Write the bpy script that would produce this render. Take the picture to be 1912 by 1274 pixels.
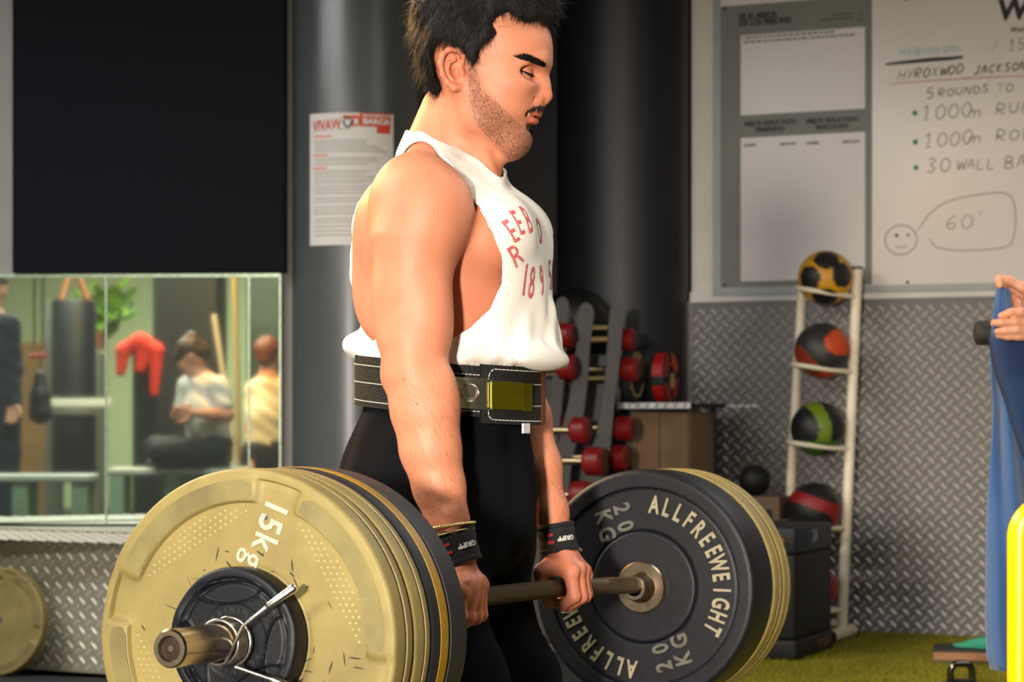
import bpy, bmesh, math, random
import numpy as np
from mathutils import Vector, Matrix, Euler
from mathutils.bvhtree import BVHTree
random.seed(7); RNG = np.random.default_rng(7)
PI = math.pi
scene = bpy.context.scene
for _o in list(bpy.data.objects): bpy.data.objects.remove(_o)
COL = scene.collection

# ------------------------------------------------------------------ camera, world, lights, exposure
FPX, HY, HC = 4227.0, 767.0, 1.10          # focal length in px (1912 wide), horizon row, eye height
cam = bpy.data.cameras.new('camera'); camo = bpy.data.objects.new('camera', cam); COL.objects.link(camo)
cam.sensor_width = 36; cam.lens = FPX/1912*36; cam.shift_y = 130/1912
camo.location = (0, 0, HC); camo.rotation_euler = (PI/2, 0, 0)
cam.clip_start = .1; cam.clip_end = 60
cam.dof.use_dof = True; cam.dof.focus_distance = 3.45; cam.dof.aperture_fstop = 9.5
scene.camera = camo
w = bpy.data.worlds.new('world'); scene.world = w; w.use_nodes = True
w.node_tree.nodes['Background'].inputs[0].default_value = (.75, .82, 1, 1)
w.node_tree.nodes['Background'].inputs[1].default_value = .035
scene.view_settings.view_transform = 'Standard'; scene.view_settings.look = 'None'
scene.view_settings.gamma = 1; scene.view_settings.use_curve_mapping = False
scene.view_settings.exposure = 0.0

def area(name, loc, aim, size, power, color, size_y=None, spread=PI):
    l = bpy.data.lights.new(name, 'AREA'); l.energy = power; l.color = color; l.spread = spread
    l.shape = 'RECTANGLE' if size_y else 'DISK'; l.size = size
    if size_y: l.size_y = size_y
    o = bpy.data.objects.new(name, l); COL.objects.link(o); o.location = loc
    o.rotation_euler = (Vector(aim) - Vector(loc)).to_track_quat('-Z', 'Y').to_euler()
    return o
area('flash_light', (-1.5, -4.0, 1.45), (.6, 6, .92), .45, 31, (1, .88, .77), spread=.54)
area('warm_lamp_light', (-2.3, 5.6, 2.9), (-.1, 3.9, 1.4), .4, 125, (1, .47, .06))
area('ceiling_fill_light', (-3.5, 4.4, 3.45), (-3.5, 4.4, 0), 2.6, 260, (1, .96, .86), .4)  # unseen fill over the left gym area, added to brighten the mirror view
area('ceiling_fill_light', (1.8, 3.4, 3.45), (1.8, 3.4, 0), 2.4, 50, (1, .95, .86), .3)
area('ceiling_fill_light', (-2.6, 7.6, 3.45), (-2.6, 7.6, 0), 2.4, 130, (.96, .98, 1), .3)
area('ceiling_fill_light', (3.0, 6.2, 3.45), (3.0, 6.2, 0), 2.4, 70, (.97, .98, 1), .3)
area('ceiling_fill_light', (-3.4, -1.5, 3.45), (-3.4, -1.5, 0), 2.6, 650, (1, .97, .84), .4)  # unseen fill behind the camera, added to brighten what the mirror reflects

# ------------------------------------------------------------------ frames: from photo pixels to the place
class Frame:
    """upright plane frame: origin on the floor plan, f along F, l along U (F turned left)"""
    def __init__(s, x0, y0, ang):
        s.x0, s.y0, s.ang = x0, y0, ang
        s.F = (math.cos(ang), math.sin(ang)); s.U = (-math.sin(ang), math.cos(ang))
    def q(s, px, py, l=0.):
        dx = (px-956)/FPX
        Y = (l + s.x0*s.U[0] + s.y0*s.U[1])/(dx*s.U[0] + s.U[1]); X = dx*Y
        f = (X-s.x0)*s.F[0] + (Y-s.y0)*s.F[1]
        return (f, l, HC + (HY-py)/FPX*Y)
    def k(s, px, l=0.):                    # pixels per metre at that place
        dx = (px-956)/FPX
        return FPX/((l + s.x0*s.U[0] + s.y0*s.U[1])/(dx*s.U[0] + s.U[1]))
    def w(s, p):
        f, l, z = p
        return (s.x0+f*s.F[0]+l*s.U[0], s.y0+f*s.F[1]+l*s.U[1], z)
    def mat(s):
        return Matrix.Translation((s.x0, s.y0, 0)) @ Matrix.Rotation(s.ang, 4, 'Z')
def at(px, py, Y): return Vector(((px-956)/FPX*Y, Y, HC+(HY-py)/FPX*Y))
def floor_at(px, py):
    Y = HC*FPX/(py-HY); return Vector(((px-956)/FPX*Y, Y, 0))

# ------------------------------------------------------------------ materials
def lin(c):
    if isinstance(c, str): c = tuple(int(c[i:i+2], 16)/255 for i in (0, 2, 4))
    return tuple(x/12.92 if x <= .04045 else ((x+.055)/1.055)**2.4 for x in c)
def M(name, c, rough=.6, metal=0., var=None, bump=None, c2=None, spec=.5, coat=0., emit=0., sheen=0., attr=False, sss=0., trans=0.):
    """procedural material: base colour c, var=(scale, amount[, stretch]) noise towards c2 or darker, bump=(scale, strength)"""
    m = bpy.data.materials.new(name); m.use_nodes = True; nt = m.node_tree; N = nt.nodes; L = nt.links
    b = N['Principled BSDF']; c = lin(c)
    b.inputs['Base Color'].default_value = (*c, 1); b.inputs['Roughness'].default_value = rough
    b.inputs['Metallic'].default_value = metal; b.inputs['Specular IOR Level'].default_value = spec
    b.inputs['Coat Weight'].default_value = coat; b.inputs['Sheen Weight'].default_value = sheen
    b.inputs['Transmission Weight'].default_value = trans
    if sss:
        b.inputs['Subsurface Weight'].default_value = sss
        b.inputs['Subsurface Radius'].default_value = (.009, .0035, .0018); b.inputs['Subsurface Scale'].default_value = 1
    if emit:
        b.inputs['Emission Color'].default_value = (*c, 1); b.inputs['Emission Strength'].default_value = emit
    tc = N.new('ShaderNodeTexCoord'); out = None
    if attr:
        a = N.new('ShaderNodeAttribute'); a.attribute_name = 'col'; out = a.outputs['Color']
    if var:
        n = N.new('ShaderNodeTexNoise'); n.inputs['Scale'].default_value = var[0]; n.inputs['Detail'].default_value = 6
        n.inputs['Roughness'].default_value = .62
        src = tc.outputs['Object']
        if len(var) > 2:
            mp = N.new('ShaderNodeMapping'); mp.inputs['Scale'].default_value = var[2]; L.new(src, mp.inputs[0]); src = mp.outputs[0]
        L.new(src, n.inputs['Vector'])
        r = N.new('ShaderNodeMapRange'); r.inputs[1].default_value = .35; r.inputs[2].default_value = .7
        L.new(n.outputs['Fac'], r.inputs[0])
        r.inputs[3].default_value = 0; r.inputs[4].default_value = var[1]
        mx = N.new('ShaderNodeMix'); mx.data_type = 'RGBA'
        L.new(r.outputs[0], mx.inputs['Factor'])
        if out: L.new(out, mx.inputs['A'])
        else: mx.inputs['A'].default_value = (*c, 1)
        d = lin(c2) if c2 else tuple(x*.45 for x in c)
        mx.inputs['B'].default_value = (*d, 1); out = mx.outputs['Result']
    if out: L.new(out, b.inputs['Base Color'])
    if bump:
        n2 = N.new('ShaderNodeTexNoise'); n2.inputs['Scale'].default_value = bump[0]; n2.inputs['Detail'].default_value = 5
        L.new(tc.outputs['Object'], n2.inputs['Vector'])
        bp = N.new('ShaderNodeBump'); bp.inputs['Strength'].default_value = bump[1]; bp.inputs['Distance'].default_value = .004
        L.new(n2.outputs['Fac'], bp.inputs['Height']); L.new(bp.outputs['Normal'], b.inputs['Normal'])
    return m

# ------------------------------------------------------------------ object helpers
def link(name, data, parent=None, mat=None, world=None):
    o = bpy.data.objects.new(name, data); COL.objects.link(o)
    if parent: o.parent = parent
    if mat is not None and data is not None:
        data.materials.clear()
        for m_ in (mat if isinstance(mat, (list, tuple)) else [mat]): data.materials.append(m_)
    if world is not None: o.matrix_world = world
    return o
def tag(o, label=None, cat=None, group=None, kind=None):
    if label: o['label'] = label
    if cat: o['category'] = cat
    if group: o['group'] = group
    if kind: o['kind'] = kind
    return o
def empty(name, label, cat, mat=None, loc=None, rz=0, group=None):
    o = bpy.data.objects.new(name, None); COL.objects.link(o); o.empty_display_size = .1
    if mat is not None: o.matrix_world = mat
    elif loc is not None: o.location = loc; o.rotation_euler = (0, 0, rz)
    return tag(o, label, cat, group)
def copy_tree(o, parent=None):
    c = o.copy(); COL.objects.link(c); c.parent = parent
    for ch in list(o.children): copy_tree(ch, c)
    return c
def mesh_np(name, v, faces, smooth=True):
    """v (n,3); faces: int array (m,3 or 4) or a list of such arrays"""
    me = bpy.data.meshes.new(name)
    if not isinstance(faces, list): faces = [faces]
    faces = [np.asarray(f, dtype=np.int32) for f in faces if len(f)]
    me.vertices.add(len(v)); me.vertices.foreach_set('co', np.asarray(v, dtype=np.float32).ravel())
    nl = sum(f.size for f in faces); npoly = sum(len(f) for f in faces)
    me.loops.add(nl); me.polygons.add(npoly)
    me.loops.foreach_set('vertex_index', np.concatenate([f.ravel() for f in faces]))
    st, off = [], 0
    for f in faces:
        k = f.shape[1]; st.append(np.arange(len(f))*k + off); off += f.size
    me.polygons.foreach_set('loop_start', np.concatenate(st).astype(np.int32))
    me.polygons.foreach_set('use_smooth', np.full(npoly, smooth))
    me.update(calc_edges=True); me.validate()
    return me
class MB:
    """collects simple shapes into one mesh"""
    def __init__(s): s.v, s.f3, s.f4, s.n = [], [], [], 0
    def add(s, v, f4=None, f3=None):
        v = np.asarray(v, float); s.v.append(v)
        if f4 is not None and len(f4): s.f4.append(np.asarray(f4)+s.n)
        if f3 is not None and len(f3): s.f3.append(np.asarray(f3)+s.n)
        s.n += len(v); return s
    def box(s, lo, hi, bev=0.):
        lo, hi = np.minimum(lo, hi).astype(float), np.maximum(lo, hi).astype(float)
        if bev <= 0:
            v = [(x, y, z) for x in (lo[0], hi[0]) for y in (lo[1], hi[1]) for z in (lo[2], hi[2])]
            return s.add(v, [(0, 1, 3, 2), (4, 6, 7, 5), (0, 4, 5, 1), (2, 3, 7, 6), (0, 2, 6, 4), (1, 5, 7, 3)])
        bm = bmesh.new(); bmesh.ops.create_cube(bm, size=1)
        for q in bm.verts: q.co = Vector([(lo[i]+hi[i])/2 + q.co[i]*(hi[i]-lo[i]) for i in range(3)])
        bmesh.ops.bevel(bm, geom=bm.edges[:], offset=bev, segments=3, profile=.5, affect='EDGES')
        return s.bm(bm)
    def bm(s, bm):
        bm.verts.ensure_lookup_table(); bm.verts.index_update()
        v = [q.co[:] for q in bm.verts]; f3, f4 = [], []
        for f in bm.faces:
            ids = [q.index for q in f.verts]
            if len(ids) == 4: f4.append(ids)
            else:
                for i in range(1, len(ids)-1): f3.append((ids[0], ids[i], ids[i+1]))
        bm.free(); return s.add(v, f4, f3)
    def tube(s, pts, r, n=10, closed=False, cap=True):
        P = np.asarray(pts, float); m = len(P)
        R = np.full(m, r) if np.isscalar(r) else np.asarray(r, float)
        T = np.gradient(P, axis=0)
        if closed: T = np.roll(P, -1, 0) - np.roll(P, 1, 0)
        T /= np.linalg.norm(T, axis=1)[:, None] + 1e-12
        up = np.array((0, 0, 1.)) if abs(T[0][2]) < .9 else np.array((1., 0, 0))
        a = np.cross(T[0], up); a /= np.linalg.norm(a); V = []
        for i in range(m):
            a = a - T[i]*np.dot(a, T[i]); a /= np.linalg.norm(a)+1e-12; b = np.cross(T[i], a)
            th = np.arange(n)*2*PI/n
            V.append(P[i] + R[i]*(np.cos(th)[:, None]*a + np.sin(th)[:, None]*b))
        V = np.concatenate(V); F = []
        for i in range(m if closed else m-1):
            for j in range(n):
                F.append((i*n+j, i*n+(j+1) % n, ((i+1) % m)*n+(j+1) % n, ((i+1) % m)*n+j))
        f3 = []
        if cap and not closed:
            V = np.vstack([V, P[0], P[-1]]); k = m*n
            for j in range(n):
                f3 += [(k, (j+1) % n, j), (k+1, (m-1)*n+j, (m-1)*n+(j+1) % n)]
        return s.add(V, F, f3)
    def lathe(s, prof, n=48, axis=2, M4=None):
        """prof: (radius, height) list turned about axis"""
        th = np.arange(n)*2*PI/n; V = []
        for r, h in prof: V.append(np.stack([r*np.cos(th), r*np.sin(th), np.full(n, h)], 1))
        V = np.concatenate(V)
        F = [(i*n+j, i*n+(j+1) % n, (i+1)*n+(j+1) % n, (i+1)*n+j) for i in range(len(prof)-1) for j in range(n)]
        f3 = []
        if axis == 0: V = V[:, [2, 0, 1]]
        if axis == 1: V = V[:, [1, 2, 0]]
        if M4 is not None: V = V @ np.array(M4.to_3x3()).T + np.array(M4.translation)
        return s.add(V, F, f3)
    def sphere(s, c, r, n=24, m=14, M3=None):
        r = (r, r, r) if np.isscalar(r) else r
        ph = np.linspace(0, PI, m+1); th = np.arange(n)*2*PI/n
        V = np.stack([np.outer(np.sin(ph), np.cos(th)), np.outer(np.sin(ph), np.sin(th)), np.outer(np.cos(ph), np.ones(n))], -1).reshape(-1, 3)*np.array(r)
        if M3 is not None: V = V @ np.array(M3).T
        F = [(i*n+j, (i+1)*n+j, (i+1)*n+(j+1) % n, i*n+(j+1) % n) for i in range(m) for j in range(n)]
        return s.add(V+np.array(c), F)
    def poly(s, pts2, z0, z1, M4=None):
        """prism of a 2-D outline between z0 and z1 (convex or simple)"""
        from mathutils.geometry import tessellate_polygon
        n = len(pts2); P = [Vector((x, y, 0)) for x, y in pts2]
        tri = tessellate_polygon([P])
        V = np.array([(x, y, z1) for x, y in pts2] + [(x, y, z0) for x, y in pts2], float)
        f3 = [tuple(t) for t in tri] + [tuple(n+i for i in reversed(t)) for t in tri]
        F = [(i, n+i, n+(i+1) % n, (i+1) % n) for i in range(n)]
        if M4 is not None: V = V @ np.array(M4.to_3x3()).T + np.array(M4.translation)
        return s.add(V, F, f3)
    def mesh(s, name, smooth=None):
        v = np.concatenate(s.v)
        fs = ([np.concatenate(s.f4)] if s.f4 else []) + ([np.concatenate(s.f3)] if s.f3 else [])
        me = mesh_np(name, v, fs, smooth is not None)
        bm = bmesh.new(); bm.from_mesh(me); bmesh.ops.remove_doubles(bm, verts=bm.verts, dist=1e-6)
        bmesh.ops.recalc_face_normals(bm, faces=bm.faces); bm.to_mesh(me); bm.free()
        if smooth:
            me.set_sharp_from_angle(angle=math.radians(smooth))
        return me
    def obj(s, name, mat, parent=None, smooth=None, world=None):
        return link(name, s.mesh(name, smooth), parent, mat, world)
def text_mesh(body, size, bold=0., xs=1., ext=0., align='CENTER', shear=0., space=1.):
    cu = bpy.data.curves.new('text', 'FONT'); cu.body = body; cu.size = size; cu.align_x = align; cu.align_y = 'CENTER'
    cu.offset = bold*size; cu.extrude = ext; cu.resolution_u = 3; cu.shear = shear; cu.space_character = space
    o = bpy.data.objects.new('text', cu); COL.objects.link(o)
    dg = bpy.context.evaluated_depsgraph_get(); dg.update()
    me = bpy.data.meshes.new_from_object(o.evaluated_get(dg)); bpy.data.objects.remove(o); bpy.data.curves.remove(cu)
    if xs != 1: me.transform(Matrix.Diagonal((xs, 1, 1, 1)))
    return me
def mesh_arrays(me):
    v = np.empty(len(me.vertices)*3, np.float32); me.vertices.foreach_get('co', v)
    return v.reshape(-1, 3), [tuple(p.vertices) for p in me.polygons]
def add_text(mb, body, size, M4, **kw):
    me = text_mesh(body, size, **kw); me.transform(M4)
    v, fs = mesh_arrays(me); f3, f4 = [], []
    for f in fs:
        if len(f) == 4: f4.append(f)
        elif len(f) == 3: f3.append(f)
        else: f3 += [(f[0], f[i], f[i+1]) for i in range(1, len(f)-1)]
    if len(v): mb.add(v, f4, f3)
    bpy.data.meshes.remove(me)

# ------------------------------------------------------------------ signed distance sculpting
def smin(a, b, k):
    h = np.maximum(k-np.abs(a-b), 0)/k
    return np.minimum(a, b) - h*h*k*.25
class SDF:
    def __init__(s, lo, hi, h):
        s.lo = np.array(lo, float); s.h = h
        s.n = np.ceil((np.array(hi)-s.lo)/h).astype(int)+1
        s.d = np.full(s.n, .5, np.float32)
        s.ax = [(s.lo[i]+h*np.arange(s.n[i])).astype(np.float32) for i in range(3)]
    def blk(s, lo, hi, pad):
        sl = []
        for i in range(3):
            a = int(max(0, math.floor((lo[i]-pad-s.lo[i])/s.h))); b = int(min(s.n[i], math.ceil((hi[i]+pad-s.lo[i])/s.h)+1))
            if b <= a: return None
            sl.append(slice(a, b))
        return tuple(sl)
    def xyz(s, sl): return s.ax[0][sl[0]][:, None, None], s.ax[1][sl[1]][None, :, None], s.ax[2][sl[2]][None, None, :]
    def put(s, sl, p, k, mode):
        d = s.d[sl]
        if mode == 'u': s.d[sl] = smin(d, p, k)
        elif mode == 's': s.d[sl] = -smin(-d, p, k)
        elif mode == 'i': s.d[sl] = -smin(-d, -p, k)
    def cone(s, a, b, ra, rb=None, k=.012, mode='u', sq=None):
        rb = ra if rb is None else rb
        a = np.array(a, float); b = np.array(b, float)
        sl = s.blk(np.minimum(a-ra, b-rb), np.maximum(a+ra, b+rb), k+2.5*s.h)
        if sl is None: return s
        X, Y, Z = s.xyz(sl); ba = b-a; L2 = float(ba@ba)+1e-12
        t = np.clip(((X-a[0])*ba[0]+(Y-a[1])*ba[1]+(Z-a[2])*ba[2])/L2, 0, 1)
        p = np.sqrt((X-a[0]-t*ba[0])**2+(Y-a[1]-t*ba[1])**2+(Z-a[2]-t*ba[2])**2) - (ra+(rb-ra)*t)
        s.put(sl, p.astype(np.float32), k, mode); return s
    def chain(s, pts, rs, k=.012, mode='u'):
        for i in range(len(pts)-1): s.cone(pts[i], pts[i+1], rs[i], rs[i+1], k, mode)
        return s
    def ell(s, c, r, rot=(0, 0, 0), k=.012, mode='u'):
        c = np.array(c, float); r = np.array(r, float)
        R = np.array(Euler([math.radians(q) for q in rot]).to_matrix()).T
        e = np.sqrt(((R.T*r)**2).sum(1))
        sl = s.blk(c-e, c+e, k+2.5*s.h)
        if sl is None: return s
        X, Y, Z = s.xyz(sl); X = X-c[0]; Y = Y-c[1]; Z = Z-c[2]
        q = [(R[i, 0]*X+R[i, 1]*Y+R[i, 2]*Z)/r[i] for i in range(3)]
        k0 = np.sqrt(q[0]**2+q[1]**2+q[2]**2); k1 = np.sqrt((q[0]/r[0])**2+(q[1]/r[1])**2+(q[2]/r[2])**2)+1e-9
        s.put(sl, (k0*(k0-1)/k1).astype(np.float32), k, mode); return s
    def loft(s, lv, off=0., k=.02, mode='u', n=2., fn=None, soft=.02):
        """lv rows: z, centre f, centre l, half depth, half width"""
        lv = np.array(sorted(map(tuple, lv)), float); z0, z1 = lv[0, 0], lv[-1, 0]
        m = lv[:, 3:].max()+.05
        sl = s.blk((lv[:, 1].min()-m, lv[:, 2].min()-m, z0), (lv[:, 1].max()+m, lv[:, 2].max()+m, z1), .01+k)
        if sl is None: return s
        X, Y, Z = s.xyz(sl); z = s.ax[2][sl[2]]
        zz = np.linspace(z0-.1, z1+.1, 400); ker = max(1, int(soft/(zz[1]-zz[0]))); P = []
        for c in range(1, 5):
            y = np.interp(zz, lv[:, 0], lv[:, c]); y = np.convolve(np.pad(y, ker, mode='edge'), np.ones(2*ker+1)/(2*ker+1), 'valid')
            P.append(np.interp(z, zz, y).astype(np.float32)[None, None, :])
        cf, cl, a, b = P; a = a+off; b = b+off
        u, v = (X-cf)/a, (Y-cl)/b
        if n == 2.: k0 = np.sqrt(u*u+v*v); k1 = np.sqrt((u/a)**2+(v/b)**2)+1e-6; p = k0*(k0-1)/k1
        else:
            k0 = (np.abs(u)**n+np.abs(v)**n)**(1/n); p = (k0-1)*np.minimum(a, b)
        p = np.maximum(p, np.maximum(z0-Z, Z-z1))
        if fn is not None: p = p + fn(X, Y, Z, cf, cl)
        s.put(sl, p.astype(np.float32), k, mode); return s
    def poly(s, pts, l0, l1, k=.004, mode='s', slant=None):
        """outline in the (f, z) plane pushed through l0..l1"""
        P = np.array(pts, float); lo, hi = P.min(0), P.max(0)
        sl = s.blk((lo[0], min(l0, l1), lo[1]), (hi[0], max(l0, l1), hi[1]), k+4*s.h) if mode != 'i' else (slice(None),)*3
        if sl is None: return s
        X = s.ax[0][sl[0]][:, None]; Z = s.ax[2][sl[2]][None, :]
        d = np.full(np.broadcast(X, Z).shape, 9., np.float32); inside = np.zeros(d.shape, bool)
        for i in range(len(P)):
            a, b = P[i], P[(i+1) % len(P)]; e = b-a
            t = np.clip(((X-a[0])*e[0]+(Z-a[1])*e[1])/(e@e+1e-12), 0, 1)
            d = np.minimum(d, np.hypot(X-a[0]-t*e[0], Z-a[1]-t*e[1]))
            c = ((a[1] <= Z) != (b[1] <= Z)); xi = a[0]+(Z-a[1])*e[0]/(e[1] if abs(e[1]) > 1e-9 else 1e-9)
            inside ^= c & (X < xi)
        d = np.where(inside, -d, d)[:, None, :]
        Y = s.ax[1][sl[1]][None, :, None]
        p = np.maximum(d, np.maximum(l0-Y, Y-l1))
        s.put(sl, p.astype(np.float32), k, mode); return s
    def net(s):
        """surface nets: vertices, quads"""
        d = s.d; neg = d < 0; n = d.shape
        cnt = np.zeros(tuple(q-1 for q in n), np.int8)
        for i in (0, 1):
            for j in (0, 1):
                for k in (0, 1): cnt += neg[i:n[0]-1+i, j:n[1]-1+j, k:n[2]-1+k]
        act = np.argwhere((cnt > 0) & (cnt < 8)); I = np.full(cnt.shape, -1, np.int32); I[tuple(act.T)] = np.arange(len(act))
        acc = np.zeros((len(act), 3)); num = np.zeros(len(act)); C = [(i, j, k) for i in (0, 1) for j in (0, 1) for k in (0, 1)]
        val = {c: d[act[:, 0]+c[0], act[:, 1]+c[1], act[:, 2]+c[2]].astype(float) for c in C}
        for c in C:
            for ax in range(3):
                if c[ax]: continue
                e = list(c); e[ax] = 1; e = tuple(e); a, b = val[c], val[e]; m = (a < 0) != (b < 0)
                t = np.where(m, a/np.where(m, a-b, 1), 0)
                for q in range(3): acc[:, q] += m*(c[q] + (t if q == ax else 0))
                num += m
        V = (act + acc/num[:, None])*s.h + s.lo; F = []
        for ax in range(3):
            o1, o2 = [(1, 2), (2, 0), (0, 1)][ax]
            a = [slice(None)]*3; b = [slice(None)]*3; a[ax] = slice(0, -1); b[ax] = slice(1, None)
            x = neg[tuple(a)] != neg[tuple(b)]; E = np.argwhere(x)
            E = E[(E[:, o1] > 0) & (E[:, o2] > 0) & (E[:, o1] < n[o1]-1) & (E[:, o2] < n[o2]-1)]
            if not len(E): continue
            fl = neg[tuple(a)][tuple(E.T)]; q = []
            for s1, s2 in ((0, 0), (1, 0), (1, 1), (0, 1)):
                c = E.copy(); c[:, o1] -= 1-s1; c[:, o2] -= 1-s2; q.append(I[tuple(c.T)])
            q = np.stack(q, 1); q[~fl] = q[~fl][:, ::-1]; F.append(q)
        return V, np.concatenate(F)
def grad_project(sdf, V, it=2):
    """pull net vertices onto the zero surface (removes stepping)"""
    g = np.gradient(sdf.d, sdf.h)
    for _ in range(it):
        u = (V-sdf.lo)/sdf.h; i = np.clip(np.floor(u).astype(int), 0, sdf.n-2); t = u-i
        def tri(A):
            r = 0
            for a in (0, 1):
                for b in (0, 1):
                    for c in (0, 1):
                        wgt = (t[:, 0] if a else 1-t[:, 0])*(t[:, 1] if b else 1-t[:, 1])*(t[:, 2] if c else 1-t[:, 2])
                        r = r + wgt*A[i[:, 0]+a, i[:, 1]+b, i[:, 2]+c]
            return r
        d = tri(sdf.d); G = np.stack([tri(q) for q in g], 1); G2 = (G*G).sum(1)+.05
        V = V - np.clip(d/G2, -.6*sdf.h, .6*sdf.h)[:, None]*G
    return V
def keep_largest(V, F): return V, F
def set_col(me, C):
    a = me.attributes.new('col', 'FLOAT_COLOR', 'POINT'); C = np.asarray(C, np.float32)
    if C.shape[1] == 3: C = np.hstack([C, np.ones((len(C), 1), np.float32)])
    a.data.foreach_set('color', C.ravel())
# ================================================================== THE LIFTER
UA = math.atan2(-.4105, .912)
B = Frame(.003, 3.773, UA); Q = B.q
def zbar(l): return HC-.337+.0245*(.6-l) + .018*(1-(l/.66)**2)          # the loaded bar bows up in the middle
skin_m = M('skin', (.79, .515, .39), .5, attr=True, bump=(260, .12), sss=.06, spec=.35, var=(38, .22), c2=(.70, .40, .30))
hair_m = M('dark_hair', (.07, .058, .057), .6, var=(90, .6), c2=(.12, .10, .095), spec=.2)
shirt_m = M('white_cotton', (.90, .88, .84), .85, bump=(420, .12), sheen=.2, var=(9, .25), c2=(.84, .81, .76))
black_cloth = M('black_cloth', (.05, .053, .068), .95, bump=(300, .2), spec=.08, var=(14, .4), c2=(.03, .03, .042))
leather = M('black_leather', (.075, .08, .075), .65, bump=(220, .5), var=(120, .5), c2=(.12, .12, .105), spec=.3)
brown_leather = M('raw_leather_edge', (.46, .22, .08), .7, var=(50, .5))
stitch_m = M('white_thread', (.82, .81, .74), .8, var=(200, .3))
chrome = M('chrome', (.86, .84, .80), .24, 1., var=(40, .15), bump=(30, .02))
red_print = M('red_print', (.74, .16, .20), .8, var=(160, .35), c2=(.9, .8, .76))
gold = M('gold_chain', (.92, .82, .58), .35, .8, var=(300, .3))
black_band = M('black_elastic', (.055, .055, .06), .85, bump=(500, .3), var=(80, .4))
white_print = M('white_print', (.86, .85, .82), .8, var=(90, .2))
red_band = M('red_thread', (.62, .08, .12), .8, var=(90, .3))

lifter = empty('person', 'dark haired man in white cut-off tank top gripping a loaded barbell at his thighs', 'person', B.mat())
BM = B.mat()
def strands(P, Nn, D, length, width, mat, name, parent, lift=.25, curl=.2, segs=3, jit=.25):
    """tapered hair ribbons from P along D, leaving the surface along N"""
    n = len(P); D = D + RNG.normal(0, jit, (n, 3)); D /= np.linalg.norm(D, axis=1)[:, None]
    S = np.cross(D, Nn); S /= np.linalg.norm(S, axis=1)[:, None]+1e-9
    Ls = length*RNG.uniform(.6, 1.25, n)[:, None]; C = RNG.normal(0, curl, (n, 3)); V = []
    for i in range(segs+1):
        t = i/segs; c = P + Ls*(t*D + lift*Nn*(t-.75*t*t) + C*t*t*.5); wd = width*(1-t*.85)
        V += [c-S*wd, c+S*wd]
    V = np.stack(V, 1); k = 2*(segs+1); base = (np.arange(n)*k)[:, None]; F = []
    for i in range(segs): F.append(base+np.array([2*i, 2*i+1, 2*i+3, 2*i+2]))
    me = mesh_np(name, V.reshape(-1, 3), np.concatenate(F)); return tag(link(name, me, parent, mat), kind='stuff')
def sample(V, F, n, mask=None):
    a, b, c = V[F[:, 0]], V[F[:, 1]], V[F[:, 2]]; cr = np.cross(b-a, c-a); ar = np.linalg.norm(cr, axis=1)
    if mask is not None: ar = ar*mask
    idx = RNG.choice(len(F), n, p=ar/ar.sum()); u, v = RNG.random(n), RNG.random(n); fl = u+v > 1; u[fl], v[fl] = 1-u[fl], 1-v[fl]
    P = a[idx]+(b-a)[idx]*u[:, None]+(c-a)[idx]*v[:, None]; Nn = cr[idx]/np.linalg.norm(cr[idx], axis=1)[:, None]
    return P, Nn
def LV(py, L, R, b, off=0.):
    c = Q((L+R)/2, py, 0); hw = (R-L)/2/B.k((L+R)/2) - off
    return (c[2], c[0], 0., math.sqrt(max(hw*hw-(.4105*b)**2, .001))/.912, b)

# ---- head, in its own frame (turned a touch towards the camera)
_hc = B.w(Q(905, 100, 0)); H_ = Frame(_hc[0], _hc[1], math.radians(-8)); H = H_.q
def toH(p):                                    # body frame -> head frame
    x, y, z = B.w(p); dx, dy = x-H_.x0, y-H_.y0
    return (dx*H_.F[0]+dy*H_.F[1], dx*H_.U[0]+dy*H_.U[1], z)
neck_prims = [(Q(868, 205, 0), Q(853, 335, 0), .057, .066), (Q(872, 182, -.05), Q(918, 330, -.018), .012, .010), (Q(850, 182, .05), Q(918, 330, .018), .012, .010),
              (Q(925, 298, 0), Q(920, 330, 0), .012, .011), (Q(830, 205, 0), Q(800, 300, 0), .04, .05)]
def neck(s, conv):
    for i, (a, b, ra, rb) in enumerate(neck_prims): s.cone(conv(a), conv(b), ra, rb, .02)
hs = SDF((-.15, -.105, 1.45), (.17, .105, 1.84), .0017)
hs.ell(H(907, 86, 0), (.104, .076, .097), k=.02)
hs.ell(H(955, 100, 0), (.064, .066, .07), k=.03)
hs.ell(H(958, 186, 0), (.048, .045, .054), k=.03)
for s_ in (-1, 1):
    hs.ell(H(920, 180, s_*.032), (.055, .036, .058), k=.025)
    hs.chain([H(872, 165, s_*.056), H(893, 222, s_*.053), H(950, 264, s_*.022)], [.017, .018, .02], .03)
    hs.ell(H(953, 155, s_*.044), (.03, .02, .017), (0, 15, 0), k=.022)
hs.ell(H(956, 258, 0), (.029, .031, .022), (0, 20, 0), k=.022)
hs.cone(H(900, 232, 0), H(945, 262, 0), .042, .03, .03)
neck(hs, toH)
for s_ in (-1, 1):
    hs.chain([H(1013, 119, s_*.008), H(1004, 114, s_*.028), H(980, 120, s_*.047)], [.010, .0105, .011], .016)
    hs.ell(H(1002, 138, s_*.041), (.033, .019, .0115), (0, 14, 0), k=.014, mode='s')
hs.chain([H(1008, 131, 0), H(1014, 158, 0), H(1019, 179, 0)], [.0075, .0088, .0115], .014)
for s_ in (-1, 1):
    hs.ell(H(1000, 183, s_*.0135), (.0135, .008, .0100), (0, 15, 0), k=.006)
    hs.ell(H(1011, 191, s_*.0075), (.006, .0032, .0042), k=.003, mode='s')
    hs.cone(H(995, 186, s_*.024), H(983, 212, s_*.029), .002, .002, .008, 's')
hs.cone(H(1018, 187, 0), H(1004, 194, 0), .0055, .006, .007)
hs.ell(H(998, 204, 0), (.014, .024, .013), k=.012)
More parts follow.
